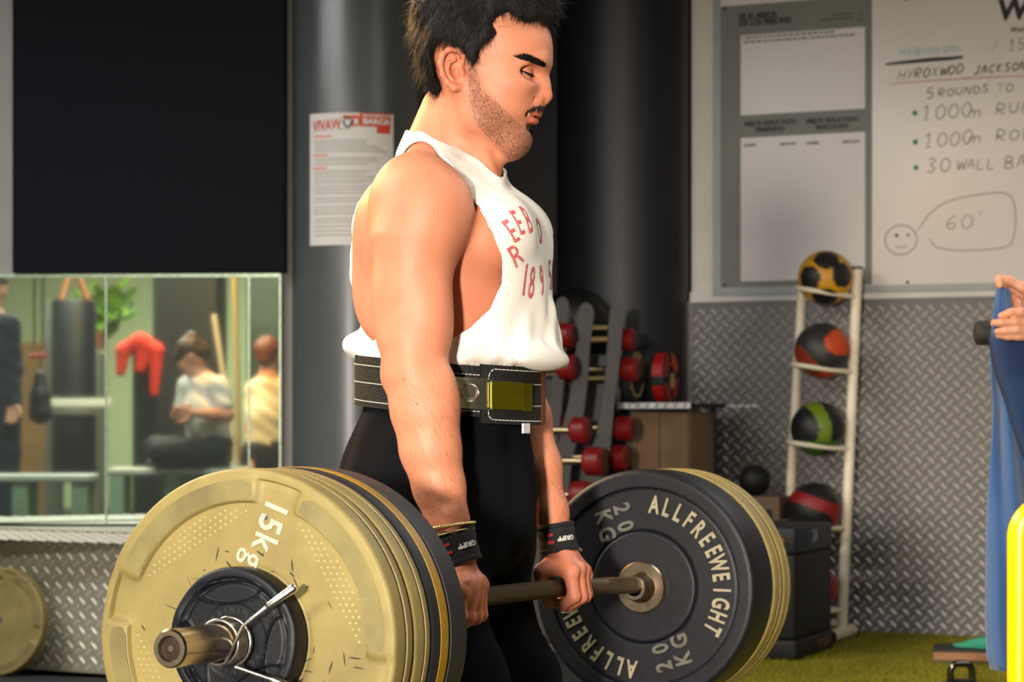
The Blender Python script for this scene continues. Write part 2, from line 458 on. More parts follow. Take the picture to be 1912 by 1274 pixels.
hs.ell(H(999, 214, 0), (.0095, .021, .0058), (0, 20, 0), k=.006)
hs.ell(H(994, 227, 0), (.0098, .019, .0068), (0, 10, 0), k=.006)
hs.ell(H(1004, 220.5, 0), (.016, .026, .0010), (0, 12, 0), k=.003, mode='s')
hs.ell(H(992, 240, 0), (.008, .02, .005), k=.008, mode='s')
for s_ in (-1, 1):                               # lids over the eyeball, looking down
    hs.ell(H(979, 137, s_*.031), (.0138, .0142, .0134), k=.005)
    hs.ell(H(987, 139, s_*.036), (.0135, .018, .0016), (0, 18, 0), k=.0016, mode='s')
    hs.ell(H(984, 158, s_*.033), (.012, .014, .004), (0, 15, 0), k=.008, mode='u')
    e = lambda px, py, l: H(px, py, s_*l)
    hs.ell(e(846, 130, .071), (.017, .0075, .033), (0, -12, s_*-12), k=.008)
    hs.ell(e(849, 126, .083), (.0115, .009, .021), (0, -12, 0), k=.006, mode='s')
    hs.chain([e(864, 118, .072), e(866, 105, .074), e(855, 94, .078), e(839, 92, .082), e(827, 102, .085), e(823, 119, .086), e(827, 140, .084), e(837, 156, .080)],
             [.0028, .0034, .0038, .0042, .0043, .0042, .004, .0042], .004)
    hs.chain([e(837, 156, .080), e(848, 164, .077), e(858, 163, .074)], [.0042, .0062, .005], .005)
    hs.chain([e(850, 112, .079), e(838, 118, .080), e(836, 135, .079), e(846, 148, .076)], [.0026, .003, .003, .0035], .004)
    hs.ell(e(852, 134, .080), (.0085, .010, .0105), k=.004, mode='s')
    hs.ell(e(863, 137, .072), (.005, .0052, .0075), k=.004)
HV, HF = hs.net(); HV = grad_project(hs, HV)

# ---- torso, arms and hands
bs = SDF((-.37, -.34, .70), (.22, .34, 1.60), .0032)
torso_lv = [LV(345, 715, 935, .12, .01), LV(385, 690, 965, .15, .01), LV(420, 676, 992, .165, .01), LV(470, 668, 1010, .17, .012), LV(520, 668, 1022, .165, .014), LV(600, 684, 1022, .158, .020),
            LV(660, 690, 1012, .148, .022), LV(720, 690, 1000, .145, .012), LV(800, 672, 982, .155, .012), LV(880, 650, 985, .165, .01)]
bs.loft(torso_lv, k=.02)
neck(bs, lambda p: p)
shoulder_prims = []
for s_ in (-1, 1):
    d = 0 if s_ < 0 else 1
    shoulder_prims += [('c', Q(838+35*d, 238, s_*.03), Q(782+75*d, 322, s_*.15), .036, .036, .04), ('c', Q(905+10*d, 340, s_*.02), Q(815+115*d, 322+8*d, s_*.16), .014, .014, .02)]
def shoulders(s, off):
    for p in shoulder_prims: s.cone(p[1], p[2], p[3]+off, p[4]+off, p[5])
shoulders(bs, 0)
for s_ in (-1, 1):
    d = 75*(s_ > 0)
    bs.ell(Q(896+d*.4, 440, s_*.082), (.079, .080, .074), (0, 10, s_*25), k=.03)
    bs.ell(Q(722+d, 500, s_*.135), (.06, .035, .12), (0, 8, 0), k=.04)
    bs.ell(Q(728+d, 420, s_*.15), (.055, .05, .075), k=.04)
bs.ell(Q(777, 385, -.195), (.078, .064, .088), (0, 0, 10), k=.025)
bs.ell(Q(820, 400, -.19), (.055, .05, .07), (0, 15, 0), k=.02)
bs.ell(Q(922, 430, .195), (.066, .06, .08), k=.03)
near_arm = [Q(776, 455, -.205), Q(770, 540, -.215), Q(770, 630, -.225), Q(776, 700, -.232), Q(790, 765, -.233), Q(804, 840, -.231), Q(820, 910, -.227), Q(836, 972, -.223), Q(848, 1015, -.220)]
bs.chain(near_arm, [.074, .0570, .051, .0470, .0485, .0455, .0385, .0305, .027], .02)
bs.ell(Q(804, 588, -.222), (.035, .042, .078), (0, -3, 0), k=.016)               # biceps
bs.ell(Q(738, 556, -.232), (.034, .040, .088), (0, 3, 0), k=.014)
bs.ell(Q(786, 405, -.215), (.066, .056, .092), (0, 4, 0), k=.012)                # triceps
bs.ell(Q(735, 702, -.226), (.016, .018, .022), k=.025)                        # elbow
bs.ell(Q(818, 760, -.232), (.026, .03, .06), (0, 8, 0), k=.03)
bs.chain([Q(840, 960, -.252), Q(845, 985, -.25)], [.008, .008], .02)
far_arm = [Q(922, 450, .20), Q(938, 540, .21), Q(950, 640, .22), Q(960, 700, .225), Q(984, 780, .225), Q(1009, 870, .222), Q(1029, 955, .22), Q(1038, 1005, .22)]
bs.chain(far_arm, [.062, .053, .046, .041, .0395, .0345, .0275, .026], .02)
def grip(l0, s_, wrist, fing, thumb, pr):
    W = np.array(wrist); z0 = zbar(l0)
    for off, ln, zz in ((-.034, .97, 0.), (-.0115, 1.06, .003), (.011, 1.0, .001), (.032, .86, -.004)):
        l = l0 + s_*off; zb = zbar(l); J = [(f*ln, l+s_*off*.04, zb+z*ln+(zz if i == 0 else 0)) for i, (f, z) in enumerate(fing)]
        r = [.0125, .0112, .0095, .0082]; r = [q*(.86 if off > .03 else 1)*pr for q in r]
        bs.cone((W[0]+.004, l0+s_*off*.34, W[2]-.010), J[0], .0145, .0122*pr, .012)
        bs.cone(J[0], J[1], r[0], r[1], .006); bs.cone(J[1], J[2], r[1], r[2], .005); bs.cone(J[2], J[3], r[2], r[3], .005)
        bs.ell((J[0][0]+.003, J[0][1], J[0][2]+.004), (.0125, .011, .012), k=.008)
    bs.ell((W[0]+.014, l0, W[2]-.044), (.017, .032, .028), (0, -15, 0), k=.014)
    T = [(f, l0+s_*lo, z0+z) for f, lo, z in thumb]
    bs.chain(T, [.017, .0145, .0115, .0095], .010)
    bs.cone(T[1], (fing[0][0]*.6, l0-s_*.03, z0+fing[0][1]+.008), .009, .009, .014)
grip(.22, 1, (-.010, .22, zbar(.22)+.084), [(.026, .028), (.033, -.013), (.010, -.0295), (-.013, -.0235)],
     [(-.012, -.014, .050), (-.0270, -.038, .029), (-.0275, -.044, .004), (-.015, -.040, -.022)], 1.0)
grip(-.22, -1, (.006, -.22, zbar(-.22)+.066), [(.024, .022), (.026, -.024), (.004, -.034), (-.016, -.024)],
     [(-.010, -.020, .046), (-.0260, -.040, .026), (-.0275, -.044, .002), (-.015, -.040, -.022)], 1.0)
bs.cone(near_arm[-1], (.006, -.22, zbar(-.22)+.07), .027, .023, .012)
bs.cone(far_arm[-1], (-.010, .22, zbar(.22)+.085), .026, .024, .012)
for s_, W_ in ((1, (-.010, .22, .092)), (-1, (.006, -.22, .075))):               # tendons on the back of the hand
    for o_ in (-.03, -.01, .01, .03):
        bs.cone((W_[0]+.013, W_[1]+s_*o_*.45, zbar(W_[1])+W_[2]-.028), (.033, W_[1]+s_*o_, zbar(W_[1])+.035), .003, .0035, .008)
BV, BF = bs.net(); BV = grad_project(bs, BV)

# ---- join head and torso into one body under the collar
c1, c2 = np.array(Q(775, 262, 0)), np.array(Q(945, 350, 0)); sl = (c2[2]-c1[2])/(c2[0]-c1[0])
tb = lambda V: V[:, 2] - (c1[2] + sl*(V[:, 0]-c1[0]))                            # height above the collar plane
th_ = H_.ang-B.ang; ox, oy = toH((0, 0, 0))[:2]
def head_to_body(V):
    c, s = H_.F, H_.U; X = H_.x0+V[:, 0]*c[0]+V[:, 1]*s[0]-B.x0; Y = H_.y0+V[:, 0]*c[1]+V[:, 1]*s[1]-B.y0
    return np.stack([X*B.F[0]+Y*B.F[1], X*B.U[0]+Y*B.U[1], V[:, 2]], 1)
HB = head_to_body(HV)
def trim(V, F, keepv):
    F = F[keepv[F].all(1)]; u = np.unique(F); m = np.full(len(V), -1); m[u] = np.arange(len(u)); return u, m[F]
uh, FH = trim(HB, HF, tb(HB) > -.012); ub, FB = trim(BV, BF, (tb(BV) < .006) | (np.abs(BV[:, 1]) > .14))
VH, VB = HB[uh], BV[ub]; HL = HV[uh]
# colour: skin with lips, stubble and flushed ears, nose, knuckles, elbows
k0 = H_.k(900)
def proj(V):
    l = -np.abs(V[:, 1]); X = H_.x0+V[:, 0]*H_.F[0]+l*H_.U[0]; Y = H_.y0+V[:, 0]*H_.F[1]+l*H_.U[1]
    return 956+FPX*X/Y, HY-(V[:, 2]-HC)*FPX/Y
hpx, hpy = proj(HL); hl = np.abs(HL[:, 1])
def blob(cx, cy, rx, ry, soft=.5): return np.clip((1-np.sqrt(((hpx-cx)/rx)**2+((hpy-cy)/ry)**2))/soft, 0, 1)
def inpoly(x, y, P):
    c = np.zeros(len(x), bool); P = np.array(P, float)
    for i in range(len(P)):
        a, b = P[i], P[(i+1) % len(P)]
        c ^= ((a[1] <= y) != (b[1] <= y)) & (x < a[0]+(y-a[1])*(b[0]-a[0])/(b[1]-a[1]+1e-9))
    return c
beard_poly = [(872, 122), (893, 128), (898, 165), (925, 188), (950, 212), (975, 232), (990, 238), (1000, 255), (992, 290), (950, 300), (915, 262), (885, 228), (874, 180)]
base = np.array(lin((.79, .515, .39))); C = np.tile(base, (len(HL), 1))
def mixc(C, m, col): return C*(1-m[:, None]) + np.array(lin(col))*m[:, None]
C = mixc(C, np.maximum(blob(845, 128, 40, 55), blob(1022, 180, 24, 22))*.4, (.80, .42, .33))
C = mixc(C, blob(955, 165, 40, 26)*.25, (.80, .45, .36))
bm_ = np.mean([inpoly(hpx+dx, hpy+dy, beard_poly) for dx, dy in ((0, 0), (7, 0), (-7, 0), (0, 7), (0, -7), (5, 5), (-5, -5), (5, -5), (-5, 5), (12, 0), (-12, 0), (0, 12), (0, -12))], 0)
C = mixc(C, bm_*(.22+.16*RNG.random(len(HL))), (.22, .19, .19))
lip = (np.maximum(blob(1000, 215, 24, 7, .4), blob(995, 227, 23, 9, .4)) > .05)*(hl < .023)*(hpx > 975)
C = mixc(C, lip*.62, (.72, .30, .28))
CBd = np.tile(base, (len(VB), 1)); zb_ = VB[:, 2]
CBd = mixc(CBd, np.clip((.99-zb_)/.1, 0, 1)*.3, (.78, .42, .33))
eb = np.array(near_arm[3]); CBd = mixc(CBd, np.clip(1-np.linalg.norm(VB-eb, axis=1)/.07, 0, 1)*.35, (.80, .44, .33))
me = mesh_np('body', np.vstack([VH, VB]), np.vstack([FH, FB+len(VH)])); set_col(me, np.vstack([C, CBd]))
body = link('body', me, lifter, skin_m)
HM = H_.mat(); HtoB = BM.inverted() @ HM
def hlink(name, me, mat, parent=lifter):
    me.transform(HtoB); return link(name, me, parent, mat)

# ---- eyes, lashes
eye_m = M('eyeball', (.80, .74, .70), .35, attr=True, spec=.3)
for s_ in (-1, 1):
    mb = MB(); c = np.array(H(979, 137, s_*.031)); mb.sphere((0, 0, 0), .0122, 28, 20)
    me = mb.mesh('eye', 60); v, _ = mesh_arrays(me); dirv = np.array((.93, 0, -.36)); ca = v@dirv/.0122
    col = np.tile(lin((.34, .29, .27)), (len(v), 1)); col[ca > .74] = lin((.12, .08, .06)); col[ca > .95] = (.004, .004, .004)
    set_col(me, col); me.transform(Matrix.Translation(c)); hlink('eye', me, eye_m)
    mb = MB(); pts = []
    for t in np.linspace(-.7, 1.85, 14)*s_:
        el = .10-.02*t*t; pts.append(c + .0142*np.array((math.cos(t)*math.cos(el), math.sin(t)*math.cos(el), math.sin(el)))*np.array((1, 1.05, 1)) + np.array((.0008, 0, -.0058*math.cos(t))))
    mb.tube(pts, .0013, 6); hlink('eyelashes', mb.mesh('eyelashes', 60), hair_m)

# ---- hair
hh = SDF((-.17, -.12, 1.54), (.18, .12, 1.90), .0026)
hh.ell(H(900, 72, 0), (.112, .085, .104), k=.02)
hh.ell(H(940, 15, 0), (.095, .072, .062), (0, -4, 0), k=.03)
hh.ell(H(850, 20, 0), (.078, .074, .07), k=.03)
hh.ell(H(822, 110, 0), (.040, .066, .078), (0, -14, 0), k=.02)
for s_ in (-1, 1): hh.chain([H(905, 85, s_*.066), H(894, 118, s_*.066)], [.013, .008], .01); hh.ell(H(860, 70, s_*.068), (.05, .017, .04), k=.02)
hair_poly = [(896, 130), (887, 122), (874, 104), (862, 92), (842, 86), (822, 96), (816, 116), (820, 142), (829, 168), (822, 186), (808, 196), (792, 168), (774, 112), (764, 60), (764, 0), (790, -60), (860, -95), (960, -95), (1038, -60), (1056, 0), (1046, 26),
             (1024, 50), (1012, 44), (985, 54), (973, 38), (958, 32), (940, 47), (932, 58), (943, 77), (930, 86), (912, 102), (906, 120)]
hp = SDF(hh.lo, hh.lo+(hh.n-1)*hh.h, hh.h); hp.d = hh.d
hp.poly([(H(x, y, 0)[0], H(x, y, 0)[2]) for x, y in hair_poly], -.13, .13, k=.010, mode='i')
X, Y, Z = hp.xyz((slice(None),)*3)
hp.d = hp.d + (.0022*np.sin(X*95+Z*40+Y*30)*np.sin(Y*110-Z*60+X*20) + .0010*np.sin(X*190-Z*150)*np.sin(Y*210+Z*90)).astype(np.float32)
V, F = hp.net(); hv, hf = V.copy(), F
hair = hlink('hair', mesh_np('hair', V, F), hair_m)
P, Nn = sample(hv, hf, 17000, None)
front = np.clip((P[:, 0]+.02)/.12, 0, 1)[:, None]; top = np.clip((P[:, 2]-np.array(H(900, 40, 0))[2])/.06, 0, 1)[:, None]
D = (1-top)*np.array((-.25, 0, -.9)) + top*np.array((.75, 0, .45))
D = D + front*(1-top)*np.array((.1, 0, .2)); D = D - Nn*(D*Nn).sum(1)[:, None]*.8
o = strands(P, Nn, D, .022, .00042, hair_m, 'hair_strands', None, lift=.30, curl=.4); o.data.transform(HtoB); o.parent = hair

# ---- brows, moustache, beard, arm hair
def region(mask, n):
    Fm = mask[HF].all(1); return sample(HV, HF, n, Fm.astype(float))
apx, apy = proj(HV); al = HV[:, 1]
def tangent(D, Nn): return D - Nn*(D*Nn).sum(1)[:, None]
def facial(name, mask, n, D, ln, wd, lift=.2, jit=.2, mat=hair_m):
    P, Nn = region(mask, n); o = strands(P, Nn, tangent(np.tile(D, (n, 1)), Nn), ln, wd, mat, name, None, lift, .15, 2, jit); o.data.transform(HtoB); o.parent = lifter; return o
for s_ in (-1, 1):
    sd = (al*s_ > .006)
    bp = [(959, 107), (972, 103), (985, 101), (1003, 108), (1020, 118), (1020, 127), (1004, 122), (986, 115), (970, 111)]
    facial('eyebrow', inpoly(apx, apy, bp) & sd, 1000, np.array((-.55, s_*.6, .25)), .007, .0006, .12)
fmask = np.isin(np.arange(len(HV)), np.arange(len(HV)))
facial('moustache', inpoly(apx, apy, [(973, 222), (980, 203), (992, 196), (1012, 194), (1020, 200), (1016, 207), (1000, 206), (986, 210), (979, 222)]) & (np.abs(al) < .032), 800, np.array((.15, 0, -.9)), .0062, .0005, .2)
facial('soul_patch', inpoly(apx, apy, [(990, 235), (1002, 235), (996, 247), (988, 252), (980, 246)]) & (np.abs(al) < .011), 260, np.array((.1, 0, -.9)), .008, .0006, .25)
stub_m = M('stubble_hair', (.27, .19, .15), .7, var=(90, .5))
facial('beard_stubble', inpoly(apx, apy, beard_poly), 9500, np.array((.35, 0, -.8)), .0032, .00020, .3, .35, stub_m)
armhair_m = M('arm_hair', (.44, .28, .18), .6, var=(90, .4))
fz = BV[:, 2]; fm = ((fz < 1.16) & (fz > .90) & (np.abs(BV[:, 1]) > .165)).astype(float); Fm = fm[BF].min(1)
P, Nn = sample(BV, BF, 3200, Fm); tag(strands(P, Nn, tangent(np.tile((.5, 0, -.8), (3200, 1)), Nn), .013, .00015, armhair_m, 'arm_hair', lifter, .12, .25, 3, .25))

# ---- shirt: a thin shell over chest and back with big dropped armholes
ss = SDF((-.34, -.235, 1.10), (.21, .235, 1.60), .0021)
def wr(X, Y, Z, cf, cl):
    th = np.arctan2(Y-cl, X-cf); low = np.clip((1.32-Z)/.14, 0, 1)
    return (low*(.0026*np.sin(11*th+20*Z)*np.sin(31*Z+2*th) + .0020*np.sin(23*th-34*Z)) + (.0028*np.sin(6*th+38*Z) + .0016*np.sin(13*th-44*Z+1))*np.clip((1.52-Z)/.2, 0, 1)
            + .0010*np.sin(17*th+70*Z))
shirt_lv = [LV(335, 712, 940, .115), LV(360, 690, 962, .145), LV(390, 674, 984, .168), LV(430, 662, 1004, .18), LV(470, 658, 1018, .185), LV(520, 658, 1030, .185), LV(570, 668, 1037, .178), LV(612, 676, 1042, .172),
            LV(640, 672, 1045, .172), LV(662, 670, 1046, .172), LV(676, 676, 1040, .168), LV(686, 692, 1020, .156), LV(694, 697, 990, .146), LV(706, 700, 986, .143), LV(730, 700, 984, .143)]
ss.loft(shirt_lv, fn=wr, k=.02, soft=.008)
for i, (a, b, ra, rb) in enumerate(neck_prims): ss.cone(a, b, ra+.0065, rb+.0065, .02)
shoulders(ss, .0065)
for s_ in (-1, 1):
    d = 75*(s_ > 0)
    ss.ell(Q(900+d*.4, 440, s_*.085), (.091, .089, .081), (0, 10, s_*25), k=.03)
    ss.ell(Q(728+d, 420, s_*.15), (.061, .052, .08), k=.04)
ss.ell(Q(777, 385, -.195), (.082, .068, .092), (0, 0, 10), k=.025); ss.ell(Q(922, 430, .195), (.070, .064, .084), k=.03)
ss.ell(Q(944, 462, 0), (.056, .13, .085), (0, 14, 0), k=.03)
ss.ell(Q(922, 535, -.055), (.070, .105, .10), (0, 8, 0), k=.03)
bunch = Q(672, 645, -.06); ss.ell(bunch, (.02, .05, .022), k=.02)                # cloth bunched at the back
ss.ell(Q(1012, 670, -.03), (.025, .10, .020), (0, 20, 0), k=.02)
t_ = .0027; ss.d = np.abs(ss.d+t_)-t_
arm_hole = [(640, 430), (664, 405), (690, 355), (725, 312), (762, 291), (798, 297), (832, 322), (868, 356), (905, 394), (932, 436), (941, 478), (936, 530), (918, 578), (886, 612), (848, 636), (800, 648), (742, 634), (704, 604), (680, 560), (665, 505), (655, 470)]
P2 = []
arm_hole = [(676, 425), (694, 362), (727, 314), (762, 291), (798, 297), (832, 322), (868, 356), (905, 394), (932, 436), (941, 478), (936, 530), (918, 578), (886, 612), (848, 636), (800, 648), (742, 634), (708, 604), (688, 560), (675, 505), (671, 465)]
for x, y in arm_hole: q = Q(x, y, -.13-.02*min(1, max(0, (420-y)/120))); P2.append((q[0], q[2]))
P3 = [Q(x, y, -.20) for x, y in arm_hole]; P3 = [(q[0], q[2]) for q in P3]
ss.poly(P3, -.40, -.172, k=.004); ss.poly([(f, z+.01) for f, z in P3], .172, .40, k=.004)
ss.poly(P2, -.30, -.085, k=.004); ss.poly([(f, z+.01) for f, z in P2], .085, .30, k=.004)
nk = [Q(*q) for q in ((700, 225, -.02), (776, 247, -.04), (815, 252, -.075), (850, 272, -.082), (886, 300, -.075), (922, 330, -.05), (944, 342, -.03), (990, 362, -.02))]
ss.poly([(q[0], q[2]) for q in nk]+[(nk[-1][0], 1.9), (nk[0][0], 1.9)], -.3, .3, k=.004)
for y_, l_ in ((365, .150), (390, .157), (415, .163), (445, .169)):
    zc_ = Q(780, y_, -.15)[2]
    for s_ in (-1, 1): ss.poly([(-.5, zc_), (.4, zc_), (.4, 1.8), (-.5, 1.8)], min(s_*l_, s_*.4), max(s_*l_, s_*.4), k=.010)
ss.poly([(-.5, 1.14), (.4, 1.115), (.4, .9), (-.5, .9)], -.3, .3, k=.004)
V, F = ss.net(); V = grad_project(ss, V, 1); SV, SF = V, F
shirt = link('tank_top', mesh_np('tank_top', V, F), lifter, shirt_m); tag(shirt, 'white cut-off tank top with red lettering and deep armholes')
bvh = BVHTree.FromPolygons([Vector(v) for v in SV], [tuple(int(i) for i in f) for f in SF])
def on_chest(me, lift=.0007):
    bm = bmesh.new(); bm.from_mesh(me)
    bmesh.ops.triangulate(bm, faces=bm.faces)
    for _ in range(2):
        es = [e for e in bm.edges if e.calc_length() > .010]
        if es: bmesh.ops.subdivide_edges(bm, edges=es, cuts=1)
    bmesh.ops.triangulate(bm, faces=bm.faces)
    for v in bm.verts:
        x_ = v.co.x
        for k in range(12):
            h = bvh.ray_cast(Vector((.5, x_, v.co.y)), Vector((-1, 0, 0)))
            if h[0] is not None and h[0].x > -.09: break
            h = (None,); x_ *= .97
        if h[0] is not None: v.co = h[0] + Vector((lift, 0, 0)) + h[1]*(.0004 if h[1].x > 0 else -.0004)
        else: v.co = Vector((-.05, v.co.x*.5, v.co.y))
    bm.to_mesh(me); bm.free(); return me
camL = BM.inverted() @ Vector((0, 0, HC))
def chest_xz(px, py):
    d = BM.inverted() @ at(px, py, 4.0) - camL; h = bvh.ray_cast(camL, d.normalized())
    return (h[0].y, h[0].z) if h[0] is not None else (0, 1.4)
for ch, px, py, a, sz, xs in (('R', 964, 479, 42, .056, .62), ('E', 957, 434, 30, .054, .52), ('E', 969, 418, 16, .056, .50), ('B', 986, 413, 6, .062, .52), ('O', 1007, 434, -6, .062, .5),
                              ('1', 979, 526, 4, .074, .6), ('8', 992, 531, 2, .074, .5), ('9', 1011, 527, 0, .074, .5), ('5', 1027, 517, -4, .074, .5)):
    me = text_mesh(ch, sz, bold=.008, xs=xs); x, z = chest_xz(px, py)
    me.transform(Matrix.Translation((x, z, 0)) @ Matrix.Rotation(math.radians(a), 4, 'Z')); link('printed_letter', on_chest(me), shirt, red_print)

# ---- trousers and shoes
ts = SDF((-.37, -.27, .03), (.22, .27, 1.125), .0042)
def twr(X, Y, Z, cf, cl):
    th = np.arctan2(Y-cl, X-cf); return .004*np.sin(9*th+18*Z)*np.sin(22*Z-3*th)
ts.loft([LV(738, 688, 994, .152), LV(760, 682, 993, .156), LV(790, 668, 985, .165), LV(830, 652, 990, .176), LV(880, 638, 997, .185), LV(915, 632, 1000, .187), LV(960, 640, 1000, .185), LV(1010, 655, 996, .178), LV(1060, 690, 975, .16), LV(1110, 720, 910, .12)], fn=twr, k=.02)
near_leg = [Q(800, 905, -.09), Q(796, 1020, -.10), Q(798, 1130, -.105), Q(845, 1280, -.11), Q(862, 1430, -.11), Q(825, 1850, -.115)]
far_leg = [Q(893, 905, .085), Q(893, 1020, .098), Q(890, 1125, .10), Q(945, 1270, .105), Q(960, 1430, .105), Q(925, 1850, .11)]
ts.chain(near_leg, [.10, .096, .089, .088, .085, .066], .03); ts.chain(far_leg, [.095, .092, .086, .088, .084, .066], .025)
V, F = ts.net(); V = grad_project(ts, V)
g = np.sin(V[:, 2]*46+V[:, 0]*30+V[:, 1]*20)*np.sin(V[:, 0]*38-V[:, 2]*17)*.5+.5*np.sin(V[:, 2]*21-V[:, 0]*50+2)
cx = np.stack([V[:, 0]+.1, V[:, 1], V[:, 2]*0], 1); cx /= np.linalg.norm(cx, axis=1)[:, None]+1e-6
V = V + cx*(g*.004*np.clip((1.05-V[:, 2])/.1, 0, 1))[:, None]
trousers = link('trousers', mesh_np('trousers', V, F), lifter, black_cloth)
tagw = MB(); c = Q(962, 800, -.10); tagw.box((c[0]+.018, c[1]-.014, c[2]-.008), (c[0]+.021, c[1]+.012, c[2]+.008)); tagw.obj('care_tag', M('care_tag_white', (.85, .85, .88), .7, var=(80, .2)), trousers)
shoe_m = M('black_shoe', (.06, .06, .065), .6, var=(30, .4)); sole_m = M('shoe_sole', (.7, .69, .66), .7, var=(30, .3))
for leg in (near_leg, far_leg):
    f, l, z = leg[-1]; s = SDF((f-.12, l-.07, -.005), (f+.24, l+.07, .16), .004)
    s.chain([(f-.03, l, .05), (f+.08, l, .042), (f+.17, l, .034)], [.042, .042, .033], .02); s.cone((f, l, .11), (f, l, .06), .042, .044, .02); s.poly([(f-.2, .014), (f+.3, .014), (f+.3, -.1), (f-.2, -.1)], l-.1, l+.1, k=.004)
    V, F = s.net(); sh = link('shoe', mesh_np('shoe', V, F), lifter, shoe_m)
    s = SDF((f-.12, l-.07, -.012), (f+.24, l+.07, .05), .004); s.chain([(f-.03, l, .02), (f+.08, l, .02), (f+.17, l, .02)], [.046, .045, .036], .02); s.poly([(f-.2, .018), (f+.3, .018), (f+.3, .3), (f-.2, .3)], l-.1, l+.1, k=.003); s.poly([(f-.2, .0), (f+.3, .0), (f+.3, -.3), (f-.2, -.3)], l-.1, l+.1, k=.003)
    V, F = s.net(); link('sole', mesh_np('sole', V, F), sh, sole_m)

# ---- lever belt
BA, BB = .1455, .158; bc = Q(838, 722, 0)
bz0, bzs = bc[2], (Q(995, 741, -.02)[2]-Q(680, 712, -.02)[2])/(Q(995, 741, -.02)[0]-Q(680, 712, -.02)[0])
def belt_pt(th, v, off=0.):
    """th 0 at the front, negative towards the camera's side; v -1..1 across the height"""
    f, l = bc[0]+(BA+off)*math.cos(th), (BB+off)*math.sin(th)
    return (f, l, bz0 + bzs*(f-bc[0]) + v*.0415)
def belt_px(th):
    x, y, z = B.w(belt_pt(th, 0)); return 956+FPX*x/y
def th_for(px):
    a = np.linspace(-2.9, .2, 600); xs = np.array([belt_px(t) for t in a]); i = np.argmax(xs); a, xs = a[:i+1], xs[:i+1]
    return float(np.interp(px, xs, a))
def strap(mb, t0, t1, v0, v1, o0, o1, n=120, closed=False):
    m = n if closed else n+1; V = []
    for i in range(m):
        t = t0+(t1-t0)*i/n
        for v, o in ((v0, o0), (v1, o0), (v1, o1), (v0, o1)): V.append(belt_pt(t, v, o))
    F = []
    for i in range(n):
        a, b = i*4, ((i+1) % m)*4
        F += [(a+j, a+(j+1) % 4, b+(j+1) % 4, b+j) for j in range(4)]
    if not closed: F += [(3, 2, 1, 0), (4*n, 4*n+1, 4*n+2, 4*n+3)]
    mb.add(V, F)
mb = MB(); strap(mb, -PI, PI, -1, 1, 0, .010, 160, True); belt = mb.obj('lifting_belt', leather, lifter, 35); tag(belt, 'black leather lever belt with white stitching and a chrome buckle')
def stitches(mb, pts):
    for a, b in zip(pts[:-1], pts[1:]):
        a, b = np.array(a), np.array(b); mb.tube([a+(b-a)*.14, a+(b-a)*.5, a+(b-a)*.86], .0008, 5)
def along(t0, t1, v, off, step=.0062):
    n = max(2, int(abs(t1-t0)*.15/step)); return [belt_pt(t0+(t1-t0)*i/n, v, off) for i in range(n+1)]
mb = MB()
for v in (.64, -.78, -.05): stitches(mb, along(-PI, th_for(892), v, .0105))
for v in (.86, -.90): stitches(mb, along(.3, PI, v, .0105))
tag(mb.obj('stitching', stitch_m, belt), kind='stuff')
tf0, tf1 = th_for(891), .06
mb = MB(); strap(mb, tf0, tf1, -1.22, 1.08, .011, .020, 40); flap = mb.obj('belt_flap', leather, belt, 35)
mb = MB(); strap(mb, tf1, tf1+.15, -1.22, 1.08, .0108, .0202, 4); mb.obj('cut_edge', brown_leather, belt)
mb = MB()
ta, tb2 = tf0+.07, tf1
def rr(t): return max(0, 1-((t-ta)/.09))
loop_ = along(tb2, ta+.06, .92, .0206)+[belt_pt(ta+.02, .80, .0206), belt_pt(ta, .58, .0206)]+[belt_pt(ta, v, .0206) for v in np.linspace(.42, -.9, 9)]+[belt_pt(ta+.03, -1.04, .0206)]+along(ta+.06, tb2, -1.06, .0206)
stitches(mb, loop_)
tq = th_for(972); stitches(mb, [belt_pt(tq, v, .0206) for v in np.linspace(.40, -.46, 8)]); stitches(mb, along(tq, tb2, .40, .0206)); stitches(mb, along(tq, tb2, -.46, .0206))
tag(mb.obj('flap_stitching', stitch_m, belt), kind='stuff')
t0, t1, t2, t3 = th_for(838), th_for(903), th_for(955), th_for(969)
lever_m = M('olive_gold_lever', (.58, .56, .10), .16, .9, var=(60, .3), c2=(.40, .40, .08))
mb = MB(); strap(mb, t0, t2, -.62, .46, .020, .023, 20); buckle = mb.obj('lever_buckle', chrome, belt, 30)
mb = MB(); strap(mb, t0, t1+.03, .40, .52, .020, .029, 16); strap(mb, t0, t1+.03, -.68, -.58, .020, .029, 16); mb.obj('side_rail', chrome, buckle, 30)
mb = MB(); strap(mb, t1, t2, -.62, .44, .025, .031, 12); strap(mb, t2, t3, -.66, .44, .024, .027, 8); mb.obj('lever', lever_m, buckle, 30)
mb = MB(); c0 = np.array(belt_pt(th_for(870), -.05, .026)); ring = [belt_pt(th_for(870)+.085*math.cos(a), -.05+.30*math.sin(a), .0265) for a in np.linspace(0, 2*PI, 24, endpoint=False)]
mb.tube(ring, .0022, 8, True); mb.obj('lever_ring', chrome, buckle, 40)

